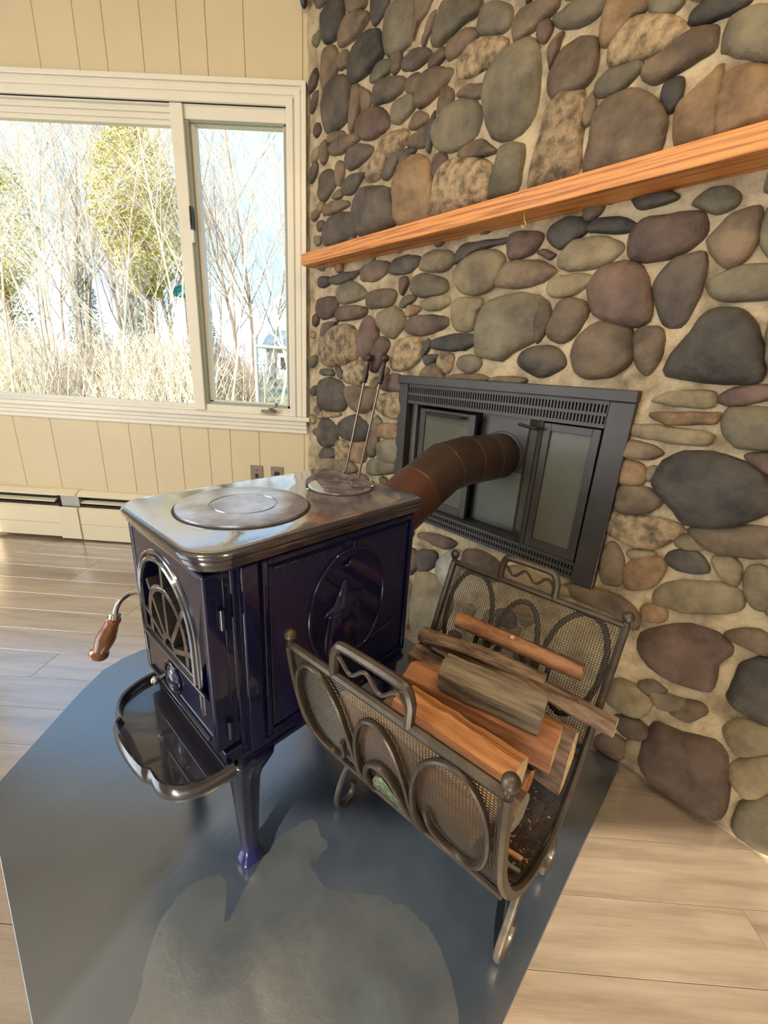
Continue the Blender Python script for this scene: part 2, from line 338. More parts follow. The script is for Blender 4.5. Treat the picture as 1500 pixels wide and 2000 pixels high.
wbx('jamb', [(WX0 - .002, WX0 + .02, D - .004, D + .12, WZ0 - .01, WZ1), (WX1 - .004, WX1 + .004, D - .004, D + .12, WZ0 - .01, WZ1), (WX0, WX1, D - .004, D + .12, WZ1 - .006, WZ1 + .004), (WX0, WX1, D - .004, D + .12, WZ0 - .006, WZ0 + .006)])
MX0, MX1 = -1.047, -0.992
wbx('mullion', [(MX0, MX1, D - .012, D + .12, WZ0, WZ1)])
# fixed sash (left), stepped
wbx('fixed_sash', [(WX0 + .02, MX0, D + .012, D + .06, 1.995, WZ1), (WX0 + .02, MX0, D + .022, D + .06, 1.975, 1.998), (WX0 + .02, MX0, D + .03, D + .06, 1.958, 1.978),
                   (WX0 + .02, MX0, D + .012, D + .06, WZ0, .772), (WX0 + .02, MX0, D + .022, D + .06, .77, .778), (WX0 + .02, MX0, D + .030, D + .06, .776, .786),
                   (MX0 - .012, MX0, D + .022, D + .06, WZ0, WZ1), (WX0 + .02, WX0 + .035, D + .022, D + .06, WZ0, WZ1)], bevel=.002)
# casement: grey weatherstrip frame then cream sash
cx0, cx1 = MX1, WX1
wbx('weatherstrip', [(cx0, cx0 + .014, D + .004, D + .06, WZ0, WZ1), (cx1 - .020, cx1 - .004, D + .012, D + .06, WZ0 + .03, WZ1 - .04), (cx0, cx1 - .004, D + .012, D + .06, WZ0 + .028, WZ0 + .043), (cx0, cx1 - .004, D + .012, D + .06, WZ1 - .055, WZ1 - .045)], 'stop', bevel=.001)
cs = wbx('casement_sash', [(cx0 + .014, cx0 + .032, D + .026, D + .06, WZ0 + .04, WZ1 - .03), (cx1 - .026, cx1 - .018, D + .026, D + .06, WZ0 + .04, WZ1 - .03), (cx0 + .014, cx1 - .018, D + .026, D + .06, WZ0 + .04, WZ0 + .05),
                      (cx0 + .014, cx1 - .018, D + .026, D + .06, WZ1 - .056, WZ1 - .03)], bevel=.002)
wbx('casement_sill', [(cx0, cx1 - .004, D - .001, D + .05, WZ0 + .004, WZ0 + .030), (cx0, cx1 - .004, D - .001, D + .05, WZ1 - .05, WZ1 - .004)])
wbx('pane', [(WX0 + .03, MX0 - .01, D + .044, D + .048, .782, 1.965)], 'glass', bevel=0)
wbx('pane', [(cx0 + .03, cx1 - .024, D + .044, D + .048, WZ0 + .045, WZ1 - .05)], 'glass', bevel=0)
ck = MB(OFFW); ck.box(-.70, -.625, D - .022, D + .002, .767, .782); ck.tube([(-.645, D - .03, .776), (-.65, D - .036, .795), (-.615, D - .05, .805)], .006); ck.box(-.66, -.635, D - .03, D - .012, .768, .79); ck.ball((-.612, D - .05, .815), .009, 8, 6)
ck.build('crank_handle', 'plate', win, smooth=True)
lt = MB(OFFW); lt.box(-.992, -.982, D - .02, D + .004, 1.56, 1.65); lt.tube([(-.985, D - .022, 1.645), (-.978, D - .036, 1.63), (-.979, D - .04, 1.59), (-.985, D - .02, 1.58)], .005); lt.build('sash_latch', 'blk', win, smooth=True)
lt2 = MB(OFFW).box(-.993, -.983, D - .014, D + .004, 1.51, 1.565).build('latch_plate', 'trim', win)
# --- other walls, ceiling (outside the frame)
tag(MB().box(XL - .1, 2.4, YB - .1, D + .13, ZC, ZC + .08).build('ceiling', 'ceil'), kind='structure', label='cream ceiling')
wl = MB()
for q in ((YB, -1.15, 0, ZC), (.85, D + .1, 0, ZC), (-1.15, .85, 2.1, ZC), (-1.15, .85, 0, .12)): wl.box(XL - .1, XL, q[0], q[1], q[2], q[3])
tag(wl.build('wall_left', 'wall'), kind='structure', label='cream side wall with a patio door opening')
pd = MB(); 
for q in ((-1.15, -1.08, .12, 2.1), (.78, .85, .12, 2.1), (-.19, -.12, .12, 2.1)): pd.box(XL - .07, XL - .02, q[0], q[1], q[2], q[3])
pd.box(XL - .07, XL - .02, -1.15, .85, 2.03, 2.1); pd.box(XL - .07, XL - .02, -1.15, .85, .12, .2)
tag(pd.build('door_1', 'trim', bevel=.004), kind='structure', label='white sliding patio door frame')
wr = MB()
for q in ((XL, -1.5, 0, ZC), (.3, 2.1, 0, ZC), (-1.5, .3, 0, 1.0), (-1.5, .3, 2.0, ZC)): wr.box(q[0], q[1], YB - .1, YB, q[2], q[3])
tag(wr.build('wall_rear', 'wall'), kind='structure', label='cream rear wall behind the viewer')
tag(MB().box(1.93, 2.03, YB, -.2, 0, ZC).build('wall_side', 'wall'), kind='structure', label='cream side wall to the right')
for x_, y_ in ((.50, .25), (-.9, .1)):
    cl = empty('ceiling_lamp', (x_, y_, ZC), 0, 'round flush ceiling lamp on the ceiling, ' + ('near the right wall' if x_ > 0 else 'near the window'), 'lamp')
    MB((x_, y_, ZC)).lathe([(0, .15), (.03, .15), (.03, .19), (.05, .19)], (x_, y_, ZC), (x_, y_, ZC - 1), 24).build('lamp_base', 'trim', cl, smooth=True)

# --- fieldstone wall
def prof(z): return 0.03 if z > .44 else 0.03 + .06 * min(1.0, (.44 - z) / .34)
STONES = """s 79,2275 118,2288 194,2270 211,2234 212,2196 165,2176 98,2190 76,2236
b 230,2254 324,2223 330,2193 247,2212
b 182,2160 191,2200 248,2203 336,2173 352,2149 292,2127 210,2135
s 375,2200 456,2166 450,2134 412,2122 394,2125 379,2155
g 464,2120 511,2134 582,2111 592,2059 582,2009 540,2000 482,2009 461,2056
b 599,2096 665,2075 640,2047 610,2031 598,2003
g 674,1969 685,2020 729,2040 787,2026 846,1990 839,1961 784,1961 715,1948
b 637,1984 657,2024 680,2034 670,2007 649,1975
s 245,2058 253,2099 321,2120 396,2104 435,2062 442,2024 395,2004 309,2004 252,2016
b 82,2116 93,2169 155,2153 178,2117 175,2073 113,2042 89,2061
b 196,2075 200,2109 240,2106 242,2069
g 860,1916 862,1958 895,1959 948,1931 961,1900 945,1886 900,1897
b 981,1856 973,1888 993,1904 1055,1900 1093,1887 1085,1862 1036,1853 998,1846
b 740,1913 743,1935 787,1941 844,1926 852,1910 812,1897 762,1897
t 794,1849 795,1884 848,1899 937,1870 954,1847 922,1830 859,1827 809,1836
g 916,1727 910,1767 926,1807 965,1829 1025,1834 1055,1806 1071,1755 1076,1691 1058,1653 1009,1637 950,1658
d 553,1952 567,1973 613,1970 663,1950 661,1932 610,1927 562,1940
b 492,1996 533,1990 538,1962 513,1949 494,1969
g 383,1973 391,1996 448,2001 484,1986 482,1964 425,1963
b 675,1906 680,1927 724,1931 730,1912 701,1901
d 407,1900 409,1938 453,1949 544,1924 559,1897 502,1884 431,1893
b 572,1888 573,1910 612,1909 637,1888 621,1863 593,1870
b 632,1838 631,1877 665,1899 723,1887 762,1869 761,1853 724,1829 668,1815 641,1821
d 98,1927 84,1998 113,2037 181,2045 241,2024 259,1973 247,1905 152,1889 116,1902
b 275,1881 272,1969 289,1991 320,1973 326,1921 291,1860
b 335,1928 332,1969 386,1931 388,1907 355,1895
m 323,1841 331,1884 384,1893 450,1872 489,1832 483,1810 419,1803 360,1815
g 507,1831 521,1864 587,1861 612,1844 607,1819 560,1806 522,1813
b 730,1781 731,1827 758,1826 781,1802 771,1780 746,1763
b 802,1795 839,1803 901,1783 904,1765 862,1769
s 683,1720 689,1763 715,1790 710,1739 702,1688
g 721,1709 723,1753 765,1778 824,1776 883,1749 898,1713 882,1677 827,1663 765,1671
b 600,1734 638,1751 668,1756 673,1709 618,1719
b 603,1779 632,1802 672,1785 667,1765 620,1767
t 374,1685 406,1725 451,1759 457,1787 563,1777 590,1750 552,1718 492,1704 463,1670
d 477,1666 496,1702 551,1723 550,1694 514,1660
d 559,1687 569,1713 619,1710 624,1697 573,1678
b 129,1868 152,1887 221,1875 227,1857 165,1855
b 142,1825 153,1853 244,1850 329,1836 320,1816 224,1806
d 254,1757 263,1799 331,1802 407,1771 384,1751 303,1737
b 68,1844 80,1881 117,1866 124,1830 94,1803
b 185,1774 214,1778 237,1756 222,1709 193,1721
d 77,1723 82,1764 132,1770 174,1748 181,1712 122,1677 84,1682
d 231,1689 252,1719 357,1705 358,1694 297,1658 235,1671
b 98,1621 110,1649 184,1650 259,1637 266,1619 185,1614
b 165,1668 200,1685 229,1678 218,1660
d 312,1575 330,1640 391,1654 508,1623 530,1582 563,1519 519,1505 360,1506
d 105,1569 149,1599 233,1599 295,1584 327,1514 225,1500 113,1510
o 553,1578 555,1643 581,1681 645,1684 695,1658 720,1600 725,1499 582,1505
m 723,1623 722,1660 752,1668 772,1647 766,1613 742,1607
t 741,1554 743,1600 785,1631 872,1619 944,1591 950,1552 943,1503 748,1500
b 824,1642 848,1657 898,1656 957,1620 934,1614 865,1625
g 966,1507 974,1567 986,1612 1030,1612 1054,1594 1052,1548 1048,1506 973,1501
m 1055,1829 1056,1848 1077,1846 1085,1833 1078,1817 1067,1816
m 1099,1755 1093,1788 1110,1804 1121,1805 1114,1783 1106,1753
b 1103,1720 1101,1751 1128,1778 1166,1781 1201,1766 1215,1739 1216,1698 1186,1682 1133,1684 1111,1700
g 1096,1842 1113,1854 1163,1854 1214,1835 1211,1813 1185,1806 1133,1817
o 1226,1759 1223,1790 1223,1829 1269,1817 1312,1790 1307,1770 1283,1769 1252,1744
t 1256,1717 1258,1736 1288,1761 1338,1750 1382,1729 1415,1699 1403,1690 1357,1686 1318,1690 1270,1695
g 1327,1765 1322,1792 1382,1763 1371,1746 1348,1751
s 1414,1718 1417,1733 1445,1733 1506,1712 1492,1699 1453,1702 1422,1709
g 1489,1641 1485,1674 1500,1688 1543,1677 1573,1655 1589,1594 1564,1598 1541,1608 1504,1631
b 1342,1653 1350,1671 1384,1678 1423,1693 1457,1685 1465,1666 1464,1645 1428,1640 1386,1632 1362,1635
g 1240,1657 1240,1677 1273,1684 1313,1683 1329,1673 1322,1661 1292,1646 1255,1646
s 1389,1599 1392,1619 1418,1617 1423,1591 1413,1571 1400,1578
t 1091,1500 1098,1575 1116,1657 1148,1678 1192,1673 1207,1642 1211,1604 1215,1562 1218,1505 1112,1498
b 1217,1613 1211,1641 1229,1655 1236,1613 1224,1602
b 1241,1499 1240,1562 1242,1611 1269,1632 1318,1628 1363,1602 1395,1565 1403,1532 1394,1498 1311,1496
o 1437,1507 1426,1549 1431,1577 1466,1594 1490,1609 1498,1550 1507,1497 1469,1497
o 1516,1497 1504,1548 1503,1597 1536,1597 1574,1580 1602,1547 1613,1498 1590,1500 1560,1498
d 69,1355 82,1382 142,1376 143,1349 97,1346
d 156,1354 168,1380 334,1381 357,1372 267,1350
b 370,1347 378,1388 450,1397 524,1388 522,1360 455,1338
d 541,1361 557,1390 628,1395 684,1385 682,1364 633,1345 561,1348
y 695,1354 720,1385 766,1392 826,1381 844,1354 803,1332 725,1341
d 855,1353 864,1385 900,1394 1035,1390 1038,1376 936,1371 876,1348
y 846,1310 860,1343 910,1367 975,1363 1026,1345 1032,1309 1003,1266 954,1253 891,1266
m 1052,1359 1050,1390 1084,1394 1139,1384 1145,1362 1121,1341 1068,1333
b 1026,1273 1039,1303 1070,1322 1141,1315 1195,1296 1206,1281 1171,1264 1115,1256 1046,1262
g 660,1296 669,1325 727,1327 799,1310 829,1281 805,1263 727,1261 684,1272
b 413,1263 422,1293 488,1297 561,1291 573,1264 542,1242 441,1239
g 221,1282 220,1329 302,1344 394,1307 385,1280 271,1269
m 49,1265 77,1296 183,1295 210,1256 173,1224 92,1217
m 192,1223 204,1249 283,1255 387,1245 405,1225 367,1205 237,1200
m 602,1296 604,1324 626,1327 637,1309 618,1277
g 608,1238 624,1263 672,1268 678,1251 636,1234
y 727,1225 736,1246 806,1252 844,1247 840,1226 788,1216
o 643,1207 654,1230 702,1227 707,1213 666,1202
b 658,1149 659,1181 709,1196 822,1191 847,1171 820,1148 725,1136
y 872,1160 864,1222 888,1238 964,1231 974,1211 953,1192 952,1157 923,1143
g 986,1080 975,1151 991,1205 1034,1226 1108,1234 1168,1228 1205,1197 1204,1145 1174,1109 1111,1086 1080,1061 1022,1068
y 1196,1240 1202,1261 1230,1266 1244,1244 1238,1224 1214,1226
y 482,1184 490,1215 562,1232 620,1208 633,1173 581,1129 531,1146
m 377,1089 378,1156 417,1203 466,1185 489,1140 466,1083 417,1046
m 458,1017 466,1076 502,1127 543,1121 560,1096 533,1064 496,1005
t 78,1058 97,1126 200,1174 323,1170 364,1116 351,1048 179,1012 95,1028
d 79,1163 106,1191 199,1198 212,1191 107,1144
t 571,1027 575,1089 629,1120 722,1122 735,1084 710,1042 640,1013
s 784,1090 785,1118 875,1128 964,1126 967,1106 903,1085
s 752,1049 758,1064 799,1067 812,1056 778,1035
t 819,1034 831,1068 876,1068 884,1041 862,1010
g 916,1031 919,1058 956,1064 991,1059 995,1033 956,1016
s 739,1072 754,1113 765,1115 769,1096 750,1067
d 1141,1048 1147,1077 1188,1091 1235,1091 1269,1069 1270,1042 1218,1017 1172,1030
b 742,990 755,1020 811,1033 847,1000 842,984
b 865,984 893,1003 992,1010 1028,993
b 1041,991 1070,1006 1148,1008 1157,992
t 275,967 291,1018 389,1035 413,988 383,944 298,947
d 75,973 96,994 173,996 180,970
d 206,1001 232,1009 266,974 240,966
d 76,862 90,935 181,952 267,930 290,850 239,818 99,816
b 294,902 312,926 419,933 486,923 480,860 414,829 341,840
t 497,862 520,905 640,921 653,837 558,834
m 518,932 535,980 614,990 645,966 643,937
t 85,765 100,796 240,810 240,791
d 87,673 93,749 158,765 222,733 224,669 132,637
d 229,726 255,769 355,804 441,777 444,726 386,698 284,698
b 466,669 465,765 495,812 524,759 516,685 490,651
o 531,746 532,789 651,804 652,750
g 533,681 546,719 648,743 656,660 563,642
t 233,613 238,671 311,674 327,629 302,588 248,582
o 343,608 347,680 422,700 446,666 428,616
d 88,578 118,618 191,630 213,601 134,569
g 501,799 511,821 539,804 529,792
y 216,570 227,587 312,596 367,583 374,557 241,526
g 469,597 487,629 556,651 614,647 637,637 623,603 491,569
y 92,550 111,572 197,585 210,552 187,511 99,492
y 113,446 125,486 247,513 272,482 190,438
b 306,490 315,531 442,555 465,520 384,474
s 1171,1366 1172,1391 1208,1404 1259,1393 1268,1368 1239,1352 1208,1343
s 1275,1370 1298,1386 1357,1379 1386,1358 1371,1348 1315,1359
d 1369,1417 1414,1418 1459,1407 1444,1395 1400,1395
g 1503,1381 1521,1396 1544,1397 1573,1383 1575,1366 1552,1356 1525,1368
y 1219,1298 1219,1327 1253,1347 1307,1345 1350,1332 1367,1313 1351,1296 1305,1284 1253,1285
m 1396,1300 1389,1336 1408,1364 1458,1364 1505,1361 1526,1348 1533,1316 1509,1296 1474,1283 1419,1284
b 1548,1297 1554,1318 1576,1345 1614,1348 1622,1326 1626,1285 1608,1258 1585,1258
m 1313,1217 1310,1249 1333,1278 1379,1284 1421,1265 1443,1230 1462,1170 1438,1145 1389,1156 1336,1176
d 1470,1205 1465,1234 1481,1264 1508,1276 1540,1276 1549,1250 1550,1199 1539,1150 1518,1136 1496,1152
g 1569,1216 1578,1232 1612,1245 1658,1243 1687,1221 1695,1194 1674,1186 1624,1188 1588,1193
y 1192,1245 1206,1263 1256,1269 1302,1260 1295,1240 1249,1224 1213,1230
m 1150,1333 1165,1338 1194,1327 1182,1319
b 1222,1123 1220,1159 1236,1200 1264,1211 1299,1200 1312,1177 1299,1141 1267,1111
b 1178,1120 1166,1173 1170,1212 1186,1215 1206,1194 1209,1155 1193,1115
b 1298,1071 1297,1110 1331,1143 1375,1153 1423,1134 1439,1091 1440,1056 1402,1028 1352,1022 1316,1037
b 1452,1084 1445,1119 1461,1134 1491,1130 1504,1108 1506,1068 1490,1036 1471,1046
s 1533,1034 1534,1082 1560,1124 1578,1158 1614,1165 1646,1152 1675,1115 1698,1050 1691,1029 1639,1026
m 1650,981 1651,997 1677,1012 1718,1019 1740,1010 1725,994 1678,979
y 1522,973 1541,989 1576,997 1626,999 1634,983 1625,967 1565,968
o 1523,937 1544,947 1642,957 1648,944 1634,932 1560,923
g 1632,1342 1659,1345 1683,1303 1683,1254 1658,1262 1640,1297
y 1684,1164 1710,1171 1737,1120 1752,1049 1728,1036 1703,1077
y 1480,886 1481,909 1542,915 1599,913 1639,912 1648,898 1625,883 1549,882
g 1672,922 1665,954 1676,970 1730,973 1761,954 1770,905 1751,896 1706,895 1689,904
b 1478,833 1480,862 1503,869 1535,864 1562,855 1542,837
o 1487,765 1481,814 1511,818 1534,804 1535,771
g 1547,786 1545,810 1559,813 1562,789
b 1495,699 1489,749 1525,759 1561,754 1586,739 1566,704 1513,687
s 1569,787 1579,831 1612,860 1663,869 1712,860 1752,850 1764,831 1787,810 1795,782 1785,767 1742,727 1692,710 1653,705 1627,729 1584,759
m 1721,872 1755,881 1780,867 1777,846 1759,848
t 1488,627 1485,671 1526,681 1594,691 1640,687 1640,662 1610,625 1569,607 1513,615
b 1665,684 1728,711 1795,729 1822,713 1832,676 1812,668 1767,658 1715,652
y 1648,642 1649,661 1675,670 1697,649 1674,641
s 1635,597 1642,618 1673,633 1703,623 1716,596 1679,584 1650,584
y 1731,616 1729,637 1752,649 1770,628 1776,593 1756,591
b 1502,483 1490,537 1498,586 1520,585 1539,548 1547,494 1529,477
o 1559,486 1552,537 1576,578 1618,590 1633,566 1617,512 1580,487
y 1637,481 1646,525 1687,554 1750,578 1782,571 1795,541 1772,511 1717,488 1670,476
y 1798,578 1788,618 1797,636 1820,638 1849,611 1840,560 1822,551
y 1548,582 1572,596 1603,602 1599,589 1564,572
m 1640,336 1636,377 1672,416 1723,446 1771,451 1806,434 1806,407 1792,384 1800,332 1785,315 1725,304 1675,309
b 1792,459 1809,481 1837,494 1859,492 1881,484 1868,456 1831,452
s 1834,325 1838,359 1837,396 1849,421 1872,444 1898,443 1930,347 1919,307 1890,303 1857,308
d 1665,248 1686,269 1716,264 1700,242
b 1746,222 1755,251 1784,270 1806,260 1785,226 1762,218
m 1721,59 1721,146 1732,174 1783,183 1839,209 1869,188 1888,122 1897,60 1884,28 1818,20 1755,24
g 1929,33 1926,94 1957,145 1990,122 2006,39 1992,17 1956,15
y 1891,146 1891,190 1932,233 1959,217 1951,165 1924,127
y 1854,239 1871,279 1915,293 1940,281 1928,247 1890,211
b 1640,113 1641,134 1677,148 1706,143 1709,119 1674,99
y 1610,167 1609,222 1652,236 1698,216 1686,167 1644,155
y 1679,45 1687,97 1718,102 1730,50 1705,38
b 1612,22 1632,69 1664,79 1682,57 1664,7
y 1693,245 1732,254 1766,261 1761,235 1723,217
b 809,380 819,400 907,418 988,415 939,379 846,381
d 843,260 829,324 892,346 916,338 919,301 873,260
w 932,294 934,328 973,377 1017,393 1034,365 1019,285 1002,251 956,270
b 1048,339 1038,395 1098,419 1174,407 1198,382 1176,343 1108,341
y 871,-28 843,178 854,247 938,258 1012,238 1031,170 1000,75 937,2
y 1213,364 1205,394 1248,423 1347,413 1407,420 1417,398 1357,379 1266,361
y 799,-34 741,38 742,136 806,199 844,119 853,-5
b 760,192 689,201 702,279 803,321 829,255
b 1441,395 1408,425 1476,445 1550,448 1605,425 1612,388 1587,392 1525,404"""
traced = []
for l in STONES.strip().split('\n'):
    w = l.split(); traced.append((w[0], [tuple(int(c) / 1000 for c in q.split(',')) for q in w[1:]]))
IU0, IU1, IZ0, IZ1 = 0.643, 1.488, 0.446, 0.993      # fireplace insert
sw = MB(); nu, nz = 150, 116; UL, UR = -.12, 3.38
def spos(i, j):
    u = UL + (UR - UL) * i / nu; z = ZC * j / nz; q = noise.noise(Vector((u * 9, z * 9, 3.1))) * .004 + noise.noise(Vector((u * 30, z * 30, 1.1))) * .002
    return Vector((u, -(prof(z) + q), z))
vs = [spos(i, j) for i in range(nu + 1) for j in range(nz + 1)]; fs = []
for i in range(nu):
    for j in range(nz):
        c = spos(i, j)
        if IU0 - .002 < c.x < IU1 - .022 and IZ0 - .002 < c.z < IZ1 - .022: continue
        fs.append((i * (nz + 1) + j, (i + 1) * (nz + 1) + j, (i + 1) * (nz + 1) + j + 1, i * (nz + 1) + j + 1))
sw.add(vs, fs)
swall = sw.build('wall_right', 'mortar', smooth='all'); swall.location = OW; swall.rotation_euler = (0, 0, -A)
tag(swall, kind='structure', label='fireplace wall of rounded fieldstones set in pale mortar')
ST_N = 0
def stone_mesh(mb, poly, seed, h=None):
    pts = [Vector((u, z, 0)) for u, z in poly]; c0 = sum(pts, Vector()) / len(pts); pts = [p + (p - c0).normalized() * .0065 + (p - c0) * .035 for p in pts]; m = cr_spline(pts, max(2, int(round(26 / len(pts)))), True)
    c = sum(m, Vector()) / len(m); rmin = sorted((p - c).length for p in m)[len(m) // 6]; r = random.Random(seed)
    h = h or min(.030, .010 + .22 * rmin) * r.uniform(.85, 1.15); tx, tz = r.uniform(-.12, .12), r.uniform(-.16, .05); loops = []
    for s, q in ((1.02, -.35), (1.0, .10), (.93, .52), (.80, .80), (.55, .96), (.25, 1.0)):
        lp = []
        for p in m:
            v = c + (p - c) * s; v = v + Vector((noise.noise(Vector((p.x * 42, p.y * 42, 3.3))), noise.noise(Vector((p.x * 42, p.y * 42, 9.3))), 0)) * .0035; nn = noise.noise(Vector((v.x * 30, v.y * 30, seed * 1.7))) * .0055 * (1 if s < .97 else .2)
            d = prof(v.y) + h * q + nn + (tx * (v.x - c.x) + tz * (v.y - c.y)) * (q > 0) * s
            lp.append(Vector((v.x, -d, v.y)))
        loops.append(lp)
    return mb.loft(loops, cap=(False, True))
for i, (t, p) in enumerate(traced):
    stone_mesh(MB(), p, i).build('stone', STN[t], swall, smooth='all')
# occupancy for the remaining stones: small fillers between the traced ones, and the wall beyond the frame
G = 0.01; GU = int((UR - UL) / G) + 1; GZ = int(ZC / G) + 1
uu, zz = np.meshgrid(UL + G * np.arange(GU), G * np.arange(GZ), indexing='ij'); occ = np.zeros_like(uu, bool)
for t, p in traced:
    c = False * uu.astype(bool); n = len(p); cx_ = sum(a for a, b in p) / n; cz_ = sum(b for a, b in p) / n
    q = [(cx_ + (a - cx_) * 1.05 + (.004 if a > cx_ else -.004), cz_ + (b - cz_) * 1.05 + (.004 if b > cz_ else -.004)) for a, b in p]
    for k in range(n):
        (x1, y1), (x2, y2) = q[k], q[(k + 1) % n]
        if y1 != y2: c ^= ((y1 > zz) != (y2 > zz)) & (uu < (x2 - x1) * (zz - y1) / (y2 - y1) + x1)
    occ |= c
occ |= (uu > IU0 - .005) & (uu < IU1 + .005) & (zz > IZ0 - .005) & (zz < IZ1 + .005)
occ |= (uu < -.01) | (zz < .01) | (zz > ZC - .01)
def inframe(u, z):
    d = P(u, .04, z) - Vector((0, 0, CZ)); w = d.dot(CF)
    if w <= .02: return False
    x = 750 + FPX * d.dot(CR) / w; y = 1000 - FPX * d.dot(CU) / w
    return -10 < x < 1510 and -10 < y < 2010
fr = random.Random(11); extra = MB(); nin = 0
pal = 'sddgggbbbbtoommyy'
beyond = []
for r0, r1, tries, inside in ((.075, .12, 1500, 0), (.05, .075, 2500, 0), (.03, .05, 5000, 0), (.018, .028, 5000, 0), (.022, .034, 2500, 1), (.012, .02, 5000, 1)):
    for _ in range(tries):
        u = fr.uniform(0, UR); z = fr.uniform(.02, ZC); a = fr.uniform(r0, r1); b = a * fr.uniform(.5, .85); th = fr.uniform(-.5, 1.0)
        if inframe(u, z) != bool(inside): continue
        if inside and (nin >= 95 or (z < .42 and u > 1.4)): continue
        pts = []
        for k in range(7):
            g = 2 * PI * k / 7 + fr.uniform(-.2, .2); x, y = a * math.cos(g) * fr.uniform(.85, 1.1), b * math.sin(g) * fr.uniform(.85, 1.1)
            pts.append((u + x * math.cos(th) - y * math.sin(th), z + x * math.sin(th) + y * math.cos(th)))
        msk = (((uu - u) * math.cos(th) + (zz - z) * math.sin(th)) / (a * 1.12)) ** 2 + ((-(uu - u) * math.sin(th) + (zz - z) * math.cos(th)) / (b * 1.14)) ** 2 < 1
        if (occ & msk).any(): continue
        occ |= msk
        if inside: nin += 1; stone_mesh(MB(), pts, 500 + nin).build('stone', STN[fr.choice(pal)], swall, smooth='all')
        else: beyond.append((fr.choice(pal), pts))
for t in sorted(set(pal)):
    mb = MB(); n = 0
    for i, (q, pts) in enumerate(beyond):
        if q == t: stone_mesh(mb, pts, 900 + i); n += 1
    if n: mb.build('stonework', STN[t], swall, smooth='all', kind='stuff')
# ================================================================== MANTEL, INSERT, PIPE
def Wf(name, u, n, z, th=0.0, **k):      # an Empty in the stone-wall frame; its local axes: x along the wall, y into the wall, z up
    return empty(name, P(u, n, z), -A + math.radians(th), **k)
mt = Wf('mantel_shelf', 1.0, .06, 1.414, label='long orange oak beam mantel shelf on the stone wall', cat='mantel')
mb = MB(); mb.box(.063 - 1.0, 1.6, -.0635, .09, 0.002, .048); mb.build('beam', 'oak', mt, bevel=.003)
for i, uu_ in enumerate((1.13, .24)):
    h = Wf('cup_hook', uu_, .10, 1.414, label='small brass cup hook under the mantel, ' + ('near its middle' if i == 0 else 'near its left end'), cat='hook', group='cup hooks under the mantel')
    MB().tube([(0, 0, .004), (0, 0, -.010), (.004, 0, -.018), (.009, 0, -.024), (.004, 0, -.031), (-.003, 0, -.029), (-.004, 0, -.023)], .0014, 6).build('hook_wire', 'brass', h, smooth=True)

ins = Wf('fireplace_insert', (IU0 + IU1) / 2, .04, IZ0, label='black steel fireplace insert with louvres and folding glass doors set in the stone wall', cat='fireplace')
iu = (IU0 + IU1) / 2
def ib(name, boxes, m='iron', bevel=.002, parent=ins, **k):       # boxes given as u0,u1, n0,n1, z0,z1
    b = MB()
    for u0, u1, n0, n1, z0, z1 in boxes: b.box(u0 - iu, u1 - iu, .04 - n1, .04 - n0, z0 - IZ0, z1 - IZ0)
    return b.build(name, m, parent, bevel=bevel, **k)
ib('top_rail', [(IU0, IU1, -.02, .055, .963, IZ1)], bevel=.003)
ib('side_rail', [(IU0 + .002, .692, -.02, .048, IZ0, .963)]); ib('side_rail', [(1.424, IU1 - .002, -.02, .048, IZ0, .963)])
def louver(z0, z1):
    n = 74; b = MB(); u0, u1 = .694, 1.422; mid = (z0 + z1) / 2; rows = ((z0 + .010, mid - .004), (mid + .004, z1 - .010))
    def bb(a, c, d, e_, q=.044): b.box(a - iu, c - iu, .04 - q, .04 - .036, d - IZ0, e_ - IZ0)
    bb(u0, u1, z0, rows[0][0]); bb(u0, u1, rows[0][1], rows[1][0], .046); bb(u0, u1, rows[1][1], z1)
    p = (u1 - u0) / n
    for za, zb in rows:
        for i in range(n + 1):
            a = u0 + p * i - p * .24; bb(max(u0, a), min(u1, a + p * .48), za, zb)
    b.build('louver_panel', 'iron', ins)
louver(.893, .963); louver(.450, .504)
ib('louver_backing', [(.694, 1.422, -.02, .024, .893, .963)], 'dark', bevel=0); ib('louver_backing', [(.694, 1.422, -.02, .024, .446, .504)], 'dark', bevel=0)
ib('firebox', [(.68, .70, -.16, 0, .47, .92), (1.42, 1.44, -.16, 0, .47, .92), (.68, 1.44, -.18, -.15, .47, .92), (.68, 1.44, -.16, 0, .47, .49), (.68, 1.44, -.16, 0, .91, .93)], 'dark', bevel=0)
ib('door_stop', [(.694, .722, -.02, .018, .504, .893), (.726, .737, -.02, .034, .508, .889)], 'irongrey')
def leaf(u0, u1, z0, z1, n0, n1, fw, fb, glass='doorglass'):
    fr_ = ib('door', [(u0, u0 + fw, n0, n1, z0, z1), (u1 - fw, u1, n0, n1, z0, z1), (u0 + fw, u1 - fw, n0, n1, z1 - fw, z1), (u0 + fw, u1 - fw, n0, n1, z0, z0 + fb)], bevel=.0015)
    b = MB().box(u0 + fw - iu, u1 - fw - iu, .04 - (n0 + n1) / 2 - .002, .04 - (n0 + n1) / 2 + .002, z0 + fb - IZ0, z1 - fw - IZ0); b.build('door_pane', glass, fr_); return fr_
dl = leaf(.745, 1.000, .508, .880, .010, .024, .026, .030)
hb = MB(); hb.tube([(.785 - iu, .04 - .03, .866 - IZ0), (.792 - iu, .04 - .046, .866 - IZ0), (.955 - iu, .04 - .046, .866 - IZ0), (.962 - iu, .04 - .03, .866 - IZ0)], .005, 8); hb.build('door_handle', 'toolblk', dl, smooth=True)
dr = leaf(1.254, 1.416, .498, .888, .020, .040, .022, .034)
ib('blockoff_plate', [(.995, 1.25, -.03, -.022, .504, .893)], 'irongrey')
ib('centre_pane', [(1.010, 1.180, -.021, -.014, .516, .712)], 'doorglass', bevel=.001)
